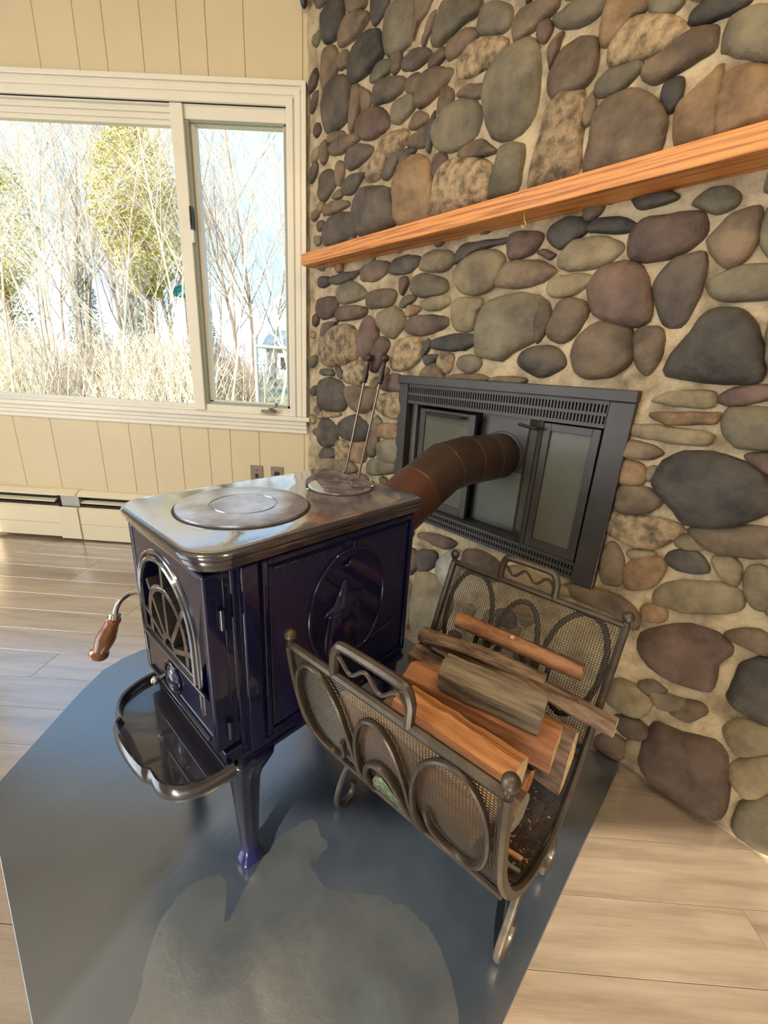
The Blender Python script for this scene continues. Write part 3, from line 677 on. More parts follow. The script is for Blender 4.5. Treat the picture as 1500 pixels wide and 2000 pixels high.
# folded leaf standing out between the plate and the right door
b = MB()
def fl_(u, n, z): return Vector((u - iu, .04 - n, z - IZ0))
def quadbox(p, q, z0, z1, th=.010):
    d = Vector((q[0] - p[0], q[1] - p[1], 0)).normalized(); s = Vector((-d.y, d.x, 0)) * th / 2
    lo = [[fl_(p[0] + a * s.x, p[1] + a * s.y, z) for a in (1, -1)] + [fl_(q[0] + a * s.x, q[1] + a * s.y, z) for a in (-1, 1)] for z in (z0, z1)]
    return lo
lp, lq = (1.185, -.012), (1.250, .045)
lw = lambda t: (lp[0] + (lq[0] - lp[0]) * t, lp[1] + (lq[1] - lp[1]) * t)
for t0, t1, z0, z1 in ((0, .14, .502, .894), (.84, 1, .502, .894), (.14, .84, .868, .894), (.14, .84, .502, .530)): b.loft(quadbox(lw(t0), lw(t1), z0, z1))
fo = b.build('door', 'iron', ins); b = MB(); b.loft(quadbox(lw(.14), lw(.84), .530, .868, .004)); b.build('door_pane', 'doorglass', fo)
b = MB(); b.tube([fl_(1.175, .03, .872), fl_(1.18, .05, .874), fl_(1.25, .075, .870), fl_(1.255, .05, .870)], .0048, 8); b.build('door_handle', 'toolblk', fo, smooth=True)
b = MB(); b.lathe([(0, .083), (.004, .083), (.006, .078), (.006, .070)], fl_(1.087, -.022, .755), fl_(1.087, 0, .755), 28); b.build('pipe_collar', 'iron', ins, smooth=True)

pp = Wf('stove_pipe', 1.08, .45, .60, label='dark brown elbowed stove pipe joining the blue stove to the fireplace insert', cat='stove pipe')
def pf(u, n, z): return Vector((u - 1.08, .45 - n, z - .60))
segs = [  # centre points of the joints between pipe sections
 (1.083, .548, .612), (1.081, .490, .622), (1.080, .365, .690), (1.084, .265, .744), (1.087, .170, .755), (1.087, .075, .755), (1.087, -.018, .755)]
R0 = .075
for i in range(len(segs) - 1):
    a, c = pf(*segs[i]), pf(*segs[i + 1]); p_ = pf(*segs[i - 1]) if i else a - (c - a); q_ = pf(*segs[i + 2]) if i + 2 < len(segs) else c + (c - a)
    def ring(c0, d, r):
        d = d.normalized(); x = Vector((1, 0, 0)); x = (x - d * d.x).normalized(); y = d.cross(x); return [c0 + x * r * math.cos(2 * PI * j / 28) + y * r * math.sin(2 * PI * j / 28) for j in range(28)]
    d0 = (a - p_).normalized() + (c - a).normalized(); d1 = (c - a).normalized() + (q_ - c).normalized(); L = (c - a)
    b = MB(); rr = R0 + (.002 if i < 2 else 0)
    lps = [ring(a, d0, rr), ring(a + L * .02, d0, rr + .0012), ring(a + L * .06, d0, rr + .0012), ring(a + L * .10, d0, rr), ring(c - L * .02, d1, rr), ring(c, d1, rr - .001)]
    b.loft(lps); b.build('pipe_section', 'pipered' if i < 2 else 'pipe', pp, smooth=True)
b = MB(); b.ball(pf(1.145, .45, .665), .004, 8, 6); b.build('screw', 'chrome', pp, smooth=True)

# ================================================================== STOVE
SU, SN, STH = 1.103, .809, 5.0
st = Wf('wood_stove', SU, SN, .012, STH, label='blue enamelled cast iron wood stove with arched front door standing on the slate pad', cat='wood stove')
Z0 = .012
def sb(name, boxes, m='enamel', bevel=.003, parent=st, **k):
    b = MB((0, 0, Z0))
    for q in boxes: b.box(*q)
    return b.build(name, m, parent, bevel=bevel, **k)
def sloft(name, x0, x1, y0, y1, steps, rf, rb, m, parent=st, smooth=True):
    b = MB((0, 0, Z0)); loops = []
    for z, o_ in steps: loops.append([Vector((x, y, z)) for x, y in rrect(x0 - o_, x1 + o_, y0 - o_, y1 + o_, max(.004, rf + o_), max(.004, rb + o_))])
    b.loft(loops); return b.build(name, m, parent, smooth=smooth)
# top plate with ogee moulding
HX, HY = .161, .248
sloft('top_plate', -HX, HX, -HY, HY, [(.700, -.002), (.705, .002), (.706, .006), (.712, .0075), (.7135, .0105), (.718, .0125), (.7235, .0125), (.725, .0155), (.7285, .0175), (.7335, .0175), (.7370, .0145), (.7385, .010)], .046, .006, 'enamelrim')
sloft('top_surface', -HX, HX, -HY, HY, [(.7383, .0102), (.7394, .0085), (.7402, .005)], .046, .006, 'enameltop')
for nm, lx, ly, r in (('cook_lid', .002, -.088, .122), ('small_cook_lid', .002, .158, .074)):
    b = MB((0, 0, Z0)); b.lathe([(0, r + .005), (.0012, r + .005), (.0012, r + .001)], (lx, ly, .7398), (lx, ly, 1), 56); b.build('lid_groove', 'dark', st, smooth=True)
    b = MB((0, 0, Z0)); big = r > .1
    pr_ = [(0, r), (.0050 if big else .0026, r), (.0062 if big else .0034, r - .0025)]
    if big: pr_ += [(.0062, .064), (.0045, .0632), (.0045, .060), (.0062, .0592), (.0061, .0)]
    else: pr_ += [(.0034, 0)]
    b.lathe(pr_, (lx, ly, .7402), (lx, ly, 1), 64); b.build(nm, 'lid' if big else 'enameltop', st, smooth=True)
b = MB((0, 0, Z0))
for g in (60, 250):
    x, y = .002 + .079 * math.cos(math.radians(g)), .158 + .079 * math.sin(math.radians(g)); b = MB((0, 0, Z0)); b.ball((x, y, .7408), .0045, 8, 6, (1, 1, .5)); b.build('lid_notch', 'chrome', st, smooth=True)
# body
BX, BY0, BY1, BZ0, BZ1 = .154, -.200, .248, .318, .704
sb('firebox', [(-BX, BX, BY0, BY1, BZ0, BZ1)], 'enamel')
sloft('base_flange', -BX, BX, BY0 - .01, BY1, [(.296, .000), (.300, .006), (.306, .008), (.312, .008), (.316, .004), (.326, .003), (.330, -.001)], .006, .006, 'enamel')
for sx_ in (1, -1):
    def T(v, s=sx_): return Vector((v.x * s, v.y, v.z))
    pn = MB((0, 0, Z0)); pn.box(BX - .002, BX + .0035, -.135, .230, .345, .684, T=T); pn = pn.build('side_panel', 'enamelham', st, bevel=.002)
    b = MB((0, 0, Z0))
    for q in ((-.150, -.138, .335, .700), (.234, .246, .335, .700), (-.138, .234, .688, .700), (-.138, .234, .333, .343)): b.box(BX - .002, BX + .009, q[0], q[1], q[2], q[3], T=T)
    b.box(BX - .002, BX + .012, -.188, -.158, .330, .702, T=T)
    b.build('panel_moulding', 'enamel', st, bevel=.003)
    for q in (-.118, .044, .060):      # thin raised stripes
        pass
    b = MB((0, 0, Z0)); xx = BX + .005
    b.tube([T(Vector((xx, .032, .680))), T(Vector((xx, .032, .655)))], .003); b.tube([T(Vector((xx, .058, .680))), T(Vector((xx, .058, .660)))], .003)
    b.tube([T(Vector((xx, -.128, .680))), T(Vector((xx, .032, .680)))], .0028); b.tube([T(Vector((xx, .058, .680))), T(Vector((xx, .226, .680)))], .0028)
    b.build('raised_bead', 'enamel', st, smooth=True)
    # oval medallion
    b = MB((0, 0, Z0)); oc = (.052, .535); orr = (.103, .130)
    el = [T(Vector((BX + .005, oc[0] + orr[0] * math.cos(t), max(oc[1] + orr[1] * math.sin(t), .420)))) for t in [2 * PI * i / 56 for i in range(56)]]
    b.tube(el, .0048, 8, closed=True); b.build('medallion_ring', 'enamel', st, smooth='all')
    b = MB((0, 0, Z0)); b.loft([[T(Vector((BX + .001, oc[0] + orr[0] * math.cos(t), max(oc[1] + orr[1] * math.sin(t), .420)))) for t in [2 * PI * i / 40 for i in range(40)]],
                                [T(Vector((BX + .0055, oc[0] + orr[0] * .97 * math.cos(t), max(oc[1] + orr[1] * .97 * math.sin(t), .423)))) for t in [2 * PI * i / 40 for i in range(40)]]]); b.build('medallion', 'enamel', st)
    # relief: cloaked figure with a tilted brimmed hat and a small bird above
    b = MB((0, 0, Z0))
    for z0_, z1_ in ((0, 1),):
        lo = []
        for z, hw, dp in ((.425, .046, .004), (.45, .050, .010), (.50, .049, .013), (.535, .043, .013), (.548, .036, .009)):
            lo.append([T(Vector((BX + .005 + dp * math.sin(g), .035 + hw * math.cos(g), z + .008 * math.cos(g)))) for g in [PI * i / 10 for i in range(11)]])
        b.loft(lo)
        lo = []
        for z, hw, dp in ((.545, .050, .010), (.550, .056, .021), (.557, .050, .017), (.562, .030, .013), (.580, .016, .010), (.604, .004, .005)):
            lo.append([T(Vector((BX + .005 + dp * math.sin(g), .035 + hw * math.cos(g), z + .35 * hw * .6 * math.cos(g)))) for g in [PI * i / 10 for i in range(11)]])
        b.loft(lo)
    b.tube([T(Vector((BX + .006, .030, .632))), T(Vector((BX + .012, .042, .636))), T(Vector((BX + .006, .056, .650)))], [.002, .006, .001], 8)
    b.build('relief_figure', 'enamel', st, smooth='all')
    b = MB((0, 0, Z0)); b.tube([T(Vector((BX + .005, .12, .425))), T(Vector((BX + .005, .18, .436))), T(Vector((BX + .005, .21, .447)))], [.004, .0035, .001], 8); b.build('relief_branch', 'enamel', st, smooth=True)
sb('rear_panel', [(-.13, .13, BY1 - .002, BY1 + .008, .35, .65)])
b = MB((0, 0, Z0)); b.lathe([(0, .088), (.02, .088), (.02, .070)], (.0, BY1 + .004, .612), (.0, 1, .612), 28); b.build('flue_collar', 'enamel', st, smooth=True)
# door: slab with an arched opening
DX0, DX1, DZ0, DZ1, DY0, DY1 = -.163, .150, .356, .694, -.243, -.212
acx = -.022; aw = .110; az0, azs = .470, .548; ah = .108
def arch(w, zb, zs, h, n=18, c=acx): return [(c - w, zb)] + [(c - w * math.cos(PI * i / n), zs + h * math.sin(PI * i / n)) for i in range(n + 1)] + [(c + w, zb)]
def frame_ring(b, inner, x0, x1, z0, z1, y0, y1):     # rectangle with an arch cut out, as strips to the rectangle border
    outer = []
    for x, z in inner:
        dx, dz = x - acx, z - (az0 + .06)
        cand = []
        if dx > 1e-6: cand.append((x1 - acx) / dx)
        if dx < -1e-6: cand.append((x0 - acx) / dx)
        if dz > 1e-6: cand.append((z1 - (az0 + .06)) / dz)
        if dz < -1e-6: cand.append((z0 - (az0 + .06)) / dz)
        s = min(cand); outer.append((acx + dx * s, az0 + .06 + dz * s))
    n = len(inner)
    for i in range(n):
        j = (i + 1) % n; q = [inner[i], inner[j], outer[j], outer[i]]
        if abs(outer[i][0] - outer[j][0]) > 1e-4 and abs(outer[i][1] - outer[j][1]) > 1e-4:   # passes a corner
            cx_ = x1 if max(outer[i][0], outer[j][0]) > acx else x0; cz_ = z1 if max(outer[i][1], outer[j][1]) > az0 + .06 else z0
            q = [inner[i], inner[j], outer[j], (cx_, cz_), outer[i]]
        l = [[Vector((x, y, z)) for x, z in q] for y in (y0, y1)]; b.loft(l)
inn = arch(aw, az0, azs, ah)
door = MB((0, 0, Z0)); frame_ring(door, inn, DX0, DX1, az0 - .012, DZ1, DY0, DY1); door.box(DX0, DX1, DY0, DY1, DZ0 + .0, az0 - .012)
door = door.build('front_door', 'enamel', st)
b = MB((0, 0, Z0))
for w_, y_, r_ in ((aw + .006, DY0 - .001, .006), (aw + .019, DY0, .004)):
    b.tube([Vector((x, y_, z)) for x, z in arch(w_, az0 + (.0 if w_ < aw + .01 else -.06), azs, ah + (w_ - aw))], r_, 8)
b.build('arch_moulding', 'enamelrim', door, smooth=True)
b = MB((0, 0, Z0)); b.box(DX0 - .004, DX0 + .014, DY0 - .002, DY1, DZ0, DZ1 + .004); b.box(DX1 - .012, DX1 + .004, DY0 - .002, DY1, DZ0, DZ1 + .004); b.box(DX0, DX1, DY0 - .001, DY1, DZ1 - .006, DZ1 + .004); b.build('door_edge', 'enamel', door, bevel=.004)
b = MB((0, 0, Z0)); b.box(DX0 + .02, DX1 - .02, DY0 - .006, DY0, az0 - .010, az0 - .002); b.box(DX0 + .02, DX1 - .02, DY0 - .006, DY0, DZ0 + .012, DZ0 + .018); b.build('door_bead', 'enamelrim', door, bevel=.002)
b = MB((0, 0, Z0)); b.add([Vector((x, DY0 + .030, z)) for x, z in arch(aw + .004, az0 - .004, azs, ah + .004)], [tuple(range(21))]); b.build('door_glass', 'soot', door)
# fan grille
hub = Vector((acx, 0, az0 + .004))
def bar(b, pts, w=.0065, y0=DY0 - .001, y1=DY0 + .026):
    for i in range(len(pts) - 1):
        p, q = Vector((pts[i][0], 0, pts[i][1])), Vector((pts[i + 1][0], 0, pts[i + 1][1])); d = (q - p).normalized(); s = Vector((-d.z, 0, d.x)) * w / 2
        b.loft([[Vector((v.x, y, v.z)) for v in (p + s, p - s, q - s, q + s)] for y in (y0, y1)])
b = MB((0, 0, Z0)); bar(b, [(acx + .026 * math.cos(PI * i / 10), hub.z + .032 * math.sin(PI * i / 10)) for i in range(11)], .012); b.build('grille_hub', 'grille', door)
b = MB((0, 0, Z0)); bar(b, arch(.082, az0, azs - .03, .085), .014); b.build('grille_arch', 'grille', door)
for g in (24, 56, 90, 124, 156):
    t = math.radians(g); r1 = 1 / math.sqrt((math.cos(t) / (aw)) ** 2 + (math.sin(t) / (ah + azs - hub.z)) ** 2)
    b = MB((0, 0, Z0)); bar(b, [(acx + .026 * math.cos(t), hub.z + .03 * math.sin(t)), (acx + r1 * math.cos(t), hub.z + r1 * math.sin(t))], .0105); b.build('grille_spoke', 'grille', door)
b = MB((0, 0, Z0)); bar(b, [(acx - aw, az0 + .003), (acx + aw, az0 + .003)], .012); b.build('grille_sill', 'grille', door)
# oval emblem and air slider below the grille
b = MB((0, 0, Z0)); ec = (acx, .413)
for rx_, rz_, r_ in ((.034, .032, .0045), (.020, .022, .004)): b.tube([Vector((ec[0] + rx_ * math.cos(t), DY0 - .001, ec[1] + rz_ * math.sin(t))) for t in [2 * PI * i / 28 for i in range(28)]], r_, 8, closed=True)
b.build('oval_emblem', 'enamel', door, smooth='all')
b = MB((0, 0, Z0)); b.ball((ec[0], DY0, ec[1]), .019, 16, 10, (1, .45, 1.05)); b.build('emblem_boss', 'enamelrim', door, smooth='all')
b = MB((0, 0, Z0)); b.tube([(acx - .045, DY0, .388), (acx - .045, DY0 - .018, .388)], .006, 10); b.ball((acx - .045, DY0 - .020, .388), .009, 10, 8); b.build('air_knob', 'chrome', door, smooth=True)
for z in (.40, .62):
    b = MB((0, 0, Z0)); b.tube([(DX1 + .008, -.220, z - .018), (DX1 + .008, -.220, z + .018)], .006, 10); b.build('hinge_pin', 'enamel', door, smooth=True)
sb('front_frame', [(-.158, -.14, -.216, -.198, .33, .702), (.135, .150, -.214, -.198, .33, .702), (-.158, .150, -.214, -.198, .690, .702), (-.158, .158, -.232, -.198, .322, .350)], 'enamel')
# ash lip
outl = [(-.172, -.224), (-.168, -.262), (-.152, -.300), (-.130, -.322), (-.100, -.334), (-.080, -.336), (-.066, -.347), (-.02, -.352), (.03, -.350), (.070, -.344), (.084, -.336), (.118, -.334), (.148, -.316), (.166, -.286), (.173, -.252), (.174, -.224)]
sp = [(p.x, p.y) for p in cr_spline([Vector((x, y, 0)) for x, y in outl], 3)]
def scl(s, z): c_ = Vector((0, -.222)); return [Vector((c_.x + (x - c_.x) * s, c_.y + (y - c_.y) * s, z)) for x, y in sp]
b = MB((0, 0, Z0)); b.loft([scl(.93, .296), scl(.985, .302), scl(1.0, .312), scl(.995, .326), scl(.97, .3345), scl(.94, .333), scl(.92, .322), scl(.90, .3185), scl(.6, .318)]); b.build('ash_lip', 'enamelrim', st, smooth=True)
# door handle
b = MB((0, 0, Z0)); b.tube(cr_spline([(-.158, -.232, .540), (-.168, -.256, .541), (-.164, -.278, .534), (-.156, -.290, .522), (-.151, -.294, .512)], 4), .0052, 10); b.lathe([(0, .009), (.003, .011), (.006, .009), (.009, .011), (.012, .009)], (-.151, -.294, .516), (-.156, -.298, .490), 14)
hd = b.build('handle_rod', 'chrome', st, smooth=True)
b = MB((0, 0, Z0)); L = .115; pr_ = [(0, .012), (.004, .0135), (.012, .0125), (.03, .015), (.055, .0185), (.075, .0175), (.092, .0145), (.099, .0145), (.103, .018), (.110, .019), (.115, .015), (.116, 0)]
b.lathe(pr_, (-.153, -.296, .506), (-.203, -.328, .398), 20); b.build('wooden_grip', 'handlewood', hd, smooth='all')
# legs
for i, (sx_, sy_) in enumerate(((1, -1), (-1, -1), (1, 1), (-1, 1))):
    ax, ay = .124 * sx_ + (.012 if sx_ > 0 else 0), (-.188 if sy_ < 0 else .205)
    lo = []
    for z, hw, ox in ((.306, .046, -.016), (.292, .046, -.016), (.282, .040, -.011), (.268, .030, -.003), (.25, .0250, 0), (.20, .0215, .001), (.12, .018, .001), (.065, .0150, .001), (.052, .0155, .001), (.044, .018, .001), (.034, .0225, .002), (.026, .0235, .003), (.018, .018, .003), (.012, .012, .003)):
        ch = hw * .38; px_, py_ = ax + ox * sx_, ay + ox * sy_
        lo.append([Vector((px_ + a, py_ + c, z)) for a, c in ((-hw + ch, -hw), (hw - ch, -hw), (hw, -hw + ch), (hw, hw - ch), (hw - ch, hw), (-hw + ch, hw), (-hw, hw - ch), (-hw, -hw + ch))])
    MB((0, 0, Z0)).loft(lo).build('leg', 'enamel', st, smooth='all')

# ================================================================== SLATE PAD
pad = Wf('slate_hearth_pad', 1.103, .809, 0, 5.0, label='dark blue grey slate hearth pad with clipped corners under the stove and log rack', cat='hearth pad')
def pl(u, n): return (u, n)
poly = [pl(*q) for q in ((-.736, .30), (-.738, -.11), (-.733, -.17), (-.712, -.235), (-.645, -.315), (-.44, -.522), (-.40, -.548), (.33, -.548), (.38, -.525), (.61, -.27), (.640, -.21), (.637, .640), (-.42, .655))]
b = MB(); b.loft([[Vector((x, y, 0)) for x, y in poly], [Vector((x, y, .0105)) for x, y in poly], [Vector((x * .998, y * .998, .012)) for x, y in poly]]); b.build('slate_slab', 'slate', pad)
def blob(name, pts, z, m, seed):
    q = cr_spline([Vector((*pl(*p), 0)) for p in pts], 14, True); out = []
    for i, p in enumerate(q):
        k = noise.noise(Vector((p.x * 22, p.y * 22, seed))) * .012 + noise.noise(Vector((p.x * 90, p.y * 90, seed))) * .006; out.append(Vector((p.x + k, p.y - k, 0)))
    b = MB(); b.loft([[p + Vector((0, 0, .0119)) for p in out], [p + Vector((0, 0, z)) for p in out]]); b.build(name, m, pad)
blob('dust_stain', [(.21, -.44), (.13, -.378), (.098, -.31), (.138, -.246), (.20, -.275), (.165, -.20), (.15, -.11), (.165, -.05), (.235, -.06), (.24, -.11), (.30, -.10), (.42, -.02), (.54, -.04), (.60, -.12), (.55, -.30), (.35, -.50), (.25, -.52)], .01225, 'slatepale', 1.0)

# ================================================================== BASEBOARD HEATER, OUTLETS, KNOB
def heater(x0, x1, y, z0, cap, lab):
    h = empty('baseboard_heater', ((x0 + x1) / 2, D, z0), 0, lab, 'heater'); of = Vector(((x0 + x1) / 2, D, z0))
    MB(of).box(x0, x1, D - .004, D - .001, z0 + .01, .285).build('back_plate', 'dark', h)
    b = MB(of); b.loft([[Vector((x, a, c)) for a, c in ((D, .272), (D, .288), (D - y * .5, .286), (D - y, .268), (D - y, .258), (D - y + .004, .258), (D - y * .5, .276))] for x in (x0, x1)]); b.build('top_cover', 'heater', h)
    b = MB(of); b.loft([[Vector((x, a, c)) for a, c in ((D - y - .004, z0 + .008), (D - y - .004, .100), (D - y - .004, .186), (D - y + .008, .196), (D - y + .010, .192), (D - y, .184), (D - y, z0 + .010))] for x in (x0, x1)]); b.build('front_panel', 'heater', h)
    MB(of).box(x0, x1, D - y - .0052, D - y - .003, .098, .1005).build('panel_crease', 'groove', h)
    b = MB(of); b.loft([[Vector((x, a, c)) for a, c in ((D - .016, .225), (D - y + .014, .216), (D - y + .014, .222), (D - .016, .231))] for x in (x0 + .0, x1 - cap)]); b.build('damper', 'heater', h)
    b = MB(of); k = x0 + .01
    while k < x1 - .01: b.box(k, k + .0012, D - y + .012, D - .008, .10, .205); k += .012
    b.build('fins', 'alu', h, kind='stuff'); return h
heater(-3.15, -1.835, .052, .012, .03, 'left length of cream baseboard heater under the picture window')
heater(-1.735, -.55, .050, .0, .0, 'right length of cream baseboard heater running behind the stove')
jp = empty('heater_joint_cover', (-1.78, D, .01), 0, 'narrow cream cover strip joining the two baseboard heater lengths', 'heater cover')
jb = MB((-1.78, D, .01)); jb.box(-1.842, -1.728, D - .061, D - .057, .012, .198); jb.build('joint_face', 'heater', jp, bevel=.0015)
jb = MB((-1.78, D, .01)); jb.loft([[Vector((x, a, c)) for a, c in ((D, .29), (D - .028, .289), (D - .058, .270), (D - .058, .263), (D - .028, .283))] for x in (-1.842, -1.728)]); jb.build('joint_top', 'heater', jp)
jb = MB((-1.78, D, .01)); jb.box(-1.82, -1.72, D - .045, D - .004, .14, .27); jb.build('joint_box', 'alu', jp)
for i, (x, nm, lb) in enumerate(((-.741, 'switch_plate', 'taupe metal wall plate with a toggle slot, left of the outlet'), (-.631, 'wall_outlet', 'taupe metal outlet plate with a black socket, nearer the stone wall'))):
    o = empty(nm, (x, D, .43), 0, lb, 'wall plate' if i == 0 else 'outlet'); of = Vector((x, D, .43))
    MB(of).box(x - .034, x + .034, D - .005, D, .373, .487).build('cover_plate', 'plate', o, bevel=.002)
    if i == 0:
        MB(of).box(x - .005, x + .005, D - .012, D - .004, .420, .442).build('toggle', 'blk', o); MB(of).tube([(x, D - .0065, .461), (x, D - .004, .461)], .003, 8).build('screw', 'blk', o)
    else:
        for z in (.447, .409): MB(of).lathe([(0, .0155), (.003, .0155), (.0035, .014)], (x, D - .004, z), (x, D - 1, z), 16).build('socket', 'blk', o, smooth=True)
kn = empty('wall_fixture', (-.472, D, 2.33), 0, 'small dark oval fitting high on the cream wall beside the stones', 'wall fitting');  # dark oval wall fitting of unknown use
b = MB((-.472, D, 2.33)); b.tube([(-.472, D + .002, 2.35), (-.472, D - .02, 2.35)], .006, 8); b.ball((-.472, D - .03, 2.348), .020, 14, 10, (.75, .8, 1.35)); b.build('fitting_head', 'blk', kn, smooth='all')
# ================================================================== FIREPLACE TOOLS
for i, (tu, tn, bu_, bn, lab) in enumerate(((.486, .070, .430, .130, 'left of two iron fireplace tools leaning on the stones, rod kinked low'), (.582, .070, .522, .130, 'right of two iron fireplace tools leaning on the stones, straight rod'))):
    base = Vector((bu_ - .06, bn + .06, 0))
    t = Wf('fireplace_tool', base.x, base.y, 0, label=lab, cat='fireplace tool', group='fireplace tools by the stone wall')
    def tp(u, n, z): return Vector((u - base.x, base.y - n, z))
    top = Vector((tu, tn, 1.052)); bot = Vector((bu_, bn, .585)); d = (bot - top) / (top.z - bot.z)
    at = lambda z: tp(*(top + d * (top.z - z))[:2], z)
    b = MB(); b.ball(at(1.050), .0150, 14, 10); b.build('ball_finial', 'toolblk', t, smooth='all')
    b = MB(); b.lathe([(0, .006), (.010, .008), (.013, .0065), (.03, .0075), (.055, .0110), (.070, .0115), (.078, .0095), (.081, .0110), (.085, .0110), (.088, .006)], at(1.040), at(.9), 14); b.build('turned_grip', 'toolblk', t, smooth='all')
    b = MB(); pts = [at(.957), at(.80), at(.60)]
    if i == 0: pts += [at(.588), tp(bu_ - .016, bn + .003, .570), tp(bu_ - .030, bn + .006, .55), tp(bu_ - .034, bn + .01, .50), tp(base.x, base.y, .012)]
    else: pts += [tp(base.x, base.y, .012)]
    b.tube(pts, .0046, 8); b.build('rod', 'toolrod', t, smooth=True)
    b = MB(); b.tube([tp(base.x, base.y, .012), tp(base.x, base.y + .0, .004)], .007, 8); b.build('rod_tip', 'toolblk', t)

# ================================================================== LOG RACK
RB = Vector((.40, .14, .012)); rk = empty('log_rack', Gp(*RB), -A + GT, label='bronzed iron log rack with mesh sides, scrolls and two carrying handles, full of firewood', cat='log rack')
def rp(x, y, z): return Vector((x, y, z)) - RB
PRF = [(0, .548), (.013, .50), (.04, .43), (.09, .345), (.21, .242), (.37, .172), (.55, .150), (.70, .190), (.80, .285), (.88, .385), (.945, .475), (1.0, .548)]
_p = cr_spline([Vector((a, 0, c)) for a, c in PRF], 8); WD = .505
_l = [0.0]
for a, c in zip(_p[:-1], _p[1:]): _l.append(_l[-1] + math.hypot((c.x - a.x) * WD, c.z - a.z))
ARC = _l[-1]
def pr_at(q):      # q = arc length in metres from the front rail
    q = min(max(q, 0), ARC)
    for i in range(len(_l) - 1):
        if _l[i + 1] >= q: t = (q - _l[i]) / max(1e-9, _l[i + 1] - _l[i]); return _p[i].x + (_p[i + 1].x - _p[i].x) * t, _p[i].z + (_p[i + 1].z - _p[i].z) * t
    return _p[-1].x, _p[-1].z
FLc, FRc, BLc, BRc = (.200, -.123), (.600, -.104), (.196, .385), (.598, .398)
def S(s, q, out=0.0):
    v, z = pr_at(q); f = (FLc[0] + (FRc[0] - FLc[0]) * s, FLc[1] + (FRc[1] - FLc[1]) * s); g = (BLc[0] + (BRc[0] - BLc[0]) * s, BLc[1] + (BRc[1] - BLc[1]) * s)
    if out:
        v2, z2 = pr_at(q + .004); v1, z1 = pr_at(q - .004); dn, dz = -(v2 - v1) * WD, z2 - z1; L = math.hypot(dn, dz) or 1; on, oz = dz / L * out, dn / L * out
    else: on = oz = 0
    return rp(f[0] + (g[0] - f[0]) * v, f[1] + (g[1] - f[1]) * v + on, z + oz)
def rtube(name, pts, r, m='rack', seg=8, parent=rk, **k): b = MB(); b.tube(pts, r, seg, **k); return b.build(name, m, parent, smooth=True)
for s, lab in ((0, 0), (1, 0)): rtube('end_rail', [S(s, ARC * i / 40) for i in range(41)], .0078, flat=1.25)
for q in (0, ARC): rtube('top_rail', [S(0, q), S(1, q)], .0078)
for s in (0, 1):
    for q in (0, ARC):
        c = S(s, q); b = MB(); b.lathe([(0, .008), (.010, .006)], c, c + Vector((0, 0, 1)), 12); b.ball(c + Vector((0, 0, .020)), .0115, 16, 11); b.build('ball_finial', 'rack', rk, smooth='all')
# handles with a wavy bar
for side, q in ((1, 0), (-1, ARC)):
    a, c = S(.27 if side == 1 else .32, q), S(.64, q); up = Vector((0, 0, 1)); k = .060
    pts = [a, a + up * (k - .024), a + up * (k - .007) + (c - a) * .05, a + up * k + (c - a) * .17, c + up * k - (c - a) * .17, c + up * (k - .007) - (c - a) * .05, c + up * (k - .024), c]
    h = rtube('carry_handle', [pts[0]] + cr_spline(pts[1:-1], 4) + [pts[-1]], .0082, seg=8)
    w = [a + (c - a) * (.04 + .92 * i / 30) + up * (.030 + .010 * math.cos(i / 30 * PI * 4.6)) for i in range(31)]
    rtube('wavy_bar', w, .0035, seg=6, parent=h)
# scrolls on both sides
HD = .235
def curve(pts, q0): return [S(s, (q0 + q * HD) if q0 == 0 else ARC - q * HD, .009) for s, q in [(p.x, p.y) for p in cr_spline([Vector((a, c, 0)) for a, c in pts], 6)]]
SCR = {'scroll': [(.345, 1.12), (.348, .85), (.338, .50), (.295, .20), (.20, .03), (.10, .07), (.045, .28), (.042, .58), (.085, .84), (.155, .96), (.225, .92), (.275, .78), (.285, .62)],
       'arch': [(.355, 1.12), (.358, .85), (.378, .48), (.425, .22), (.50, .13), (.575, .22), (.622, .48), (.642, .85), (.645, 1.12)],
       'inner_arch': [(.372, 1.20), (.385, .90), (.43, .65), (.50, .56), (.57, .65), (.615, .90), (.628, 1.20)]}
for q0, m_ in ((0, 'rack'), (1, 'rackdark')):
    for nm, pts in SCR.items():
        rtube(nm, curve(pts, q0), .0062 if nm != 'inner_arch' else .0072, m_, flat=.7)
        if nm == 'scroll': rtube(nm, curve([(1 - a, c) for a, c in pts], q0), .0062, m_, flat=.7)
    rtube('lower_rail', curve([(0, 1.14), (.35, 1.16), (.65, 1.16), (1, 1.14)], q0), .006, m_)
# crumpled green plastic under the front arch, built as a faceted glossy strip
b = MB(); n_ = 14; vs = []; fs = []
for j in range(5):
    for i in range(n_ + 1):
        s = .385 + .23 * i / n_; q = (1.20 - (.52 * math.sin(PI * i / n_) ** .7) * (j / 4)) * HD
        vs.append(S(s, q, .010 + .004 * noise.noise(Vector((i * 1.7, j * 2.3, 5)))))
for j in range(4):
    for i in range(n_): fs.append((j * (n_ + 1) + i, j * (n_ + 1) + i + 1, (j + 1) * (n_ + 1) + i + 1, (j + 1) * (n_ + 1) + i))
b.add(vs, fs); g = b.build('green_plastic_strip', 'green', rk); g['label'] = 'crumpled glossy green plastic under the front arch'
# woven wire
b = MB(); nl = int(ARC / .0052)
for i in range(1, nl): b.tube([S(j / 8, ARC * i / nl) for j in range(9)], .00085, 3, caps=False)
nc = 76
for i in range(1, nc): b.tube([S(i / nc, ARC * j / 44) for j in range(45)], .00085, 3, caps=False)
b.build('wire_mesh', 'wire', rk, kind='stuff')
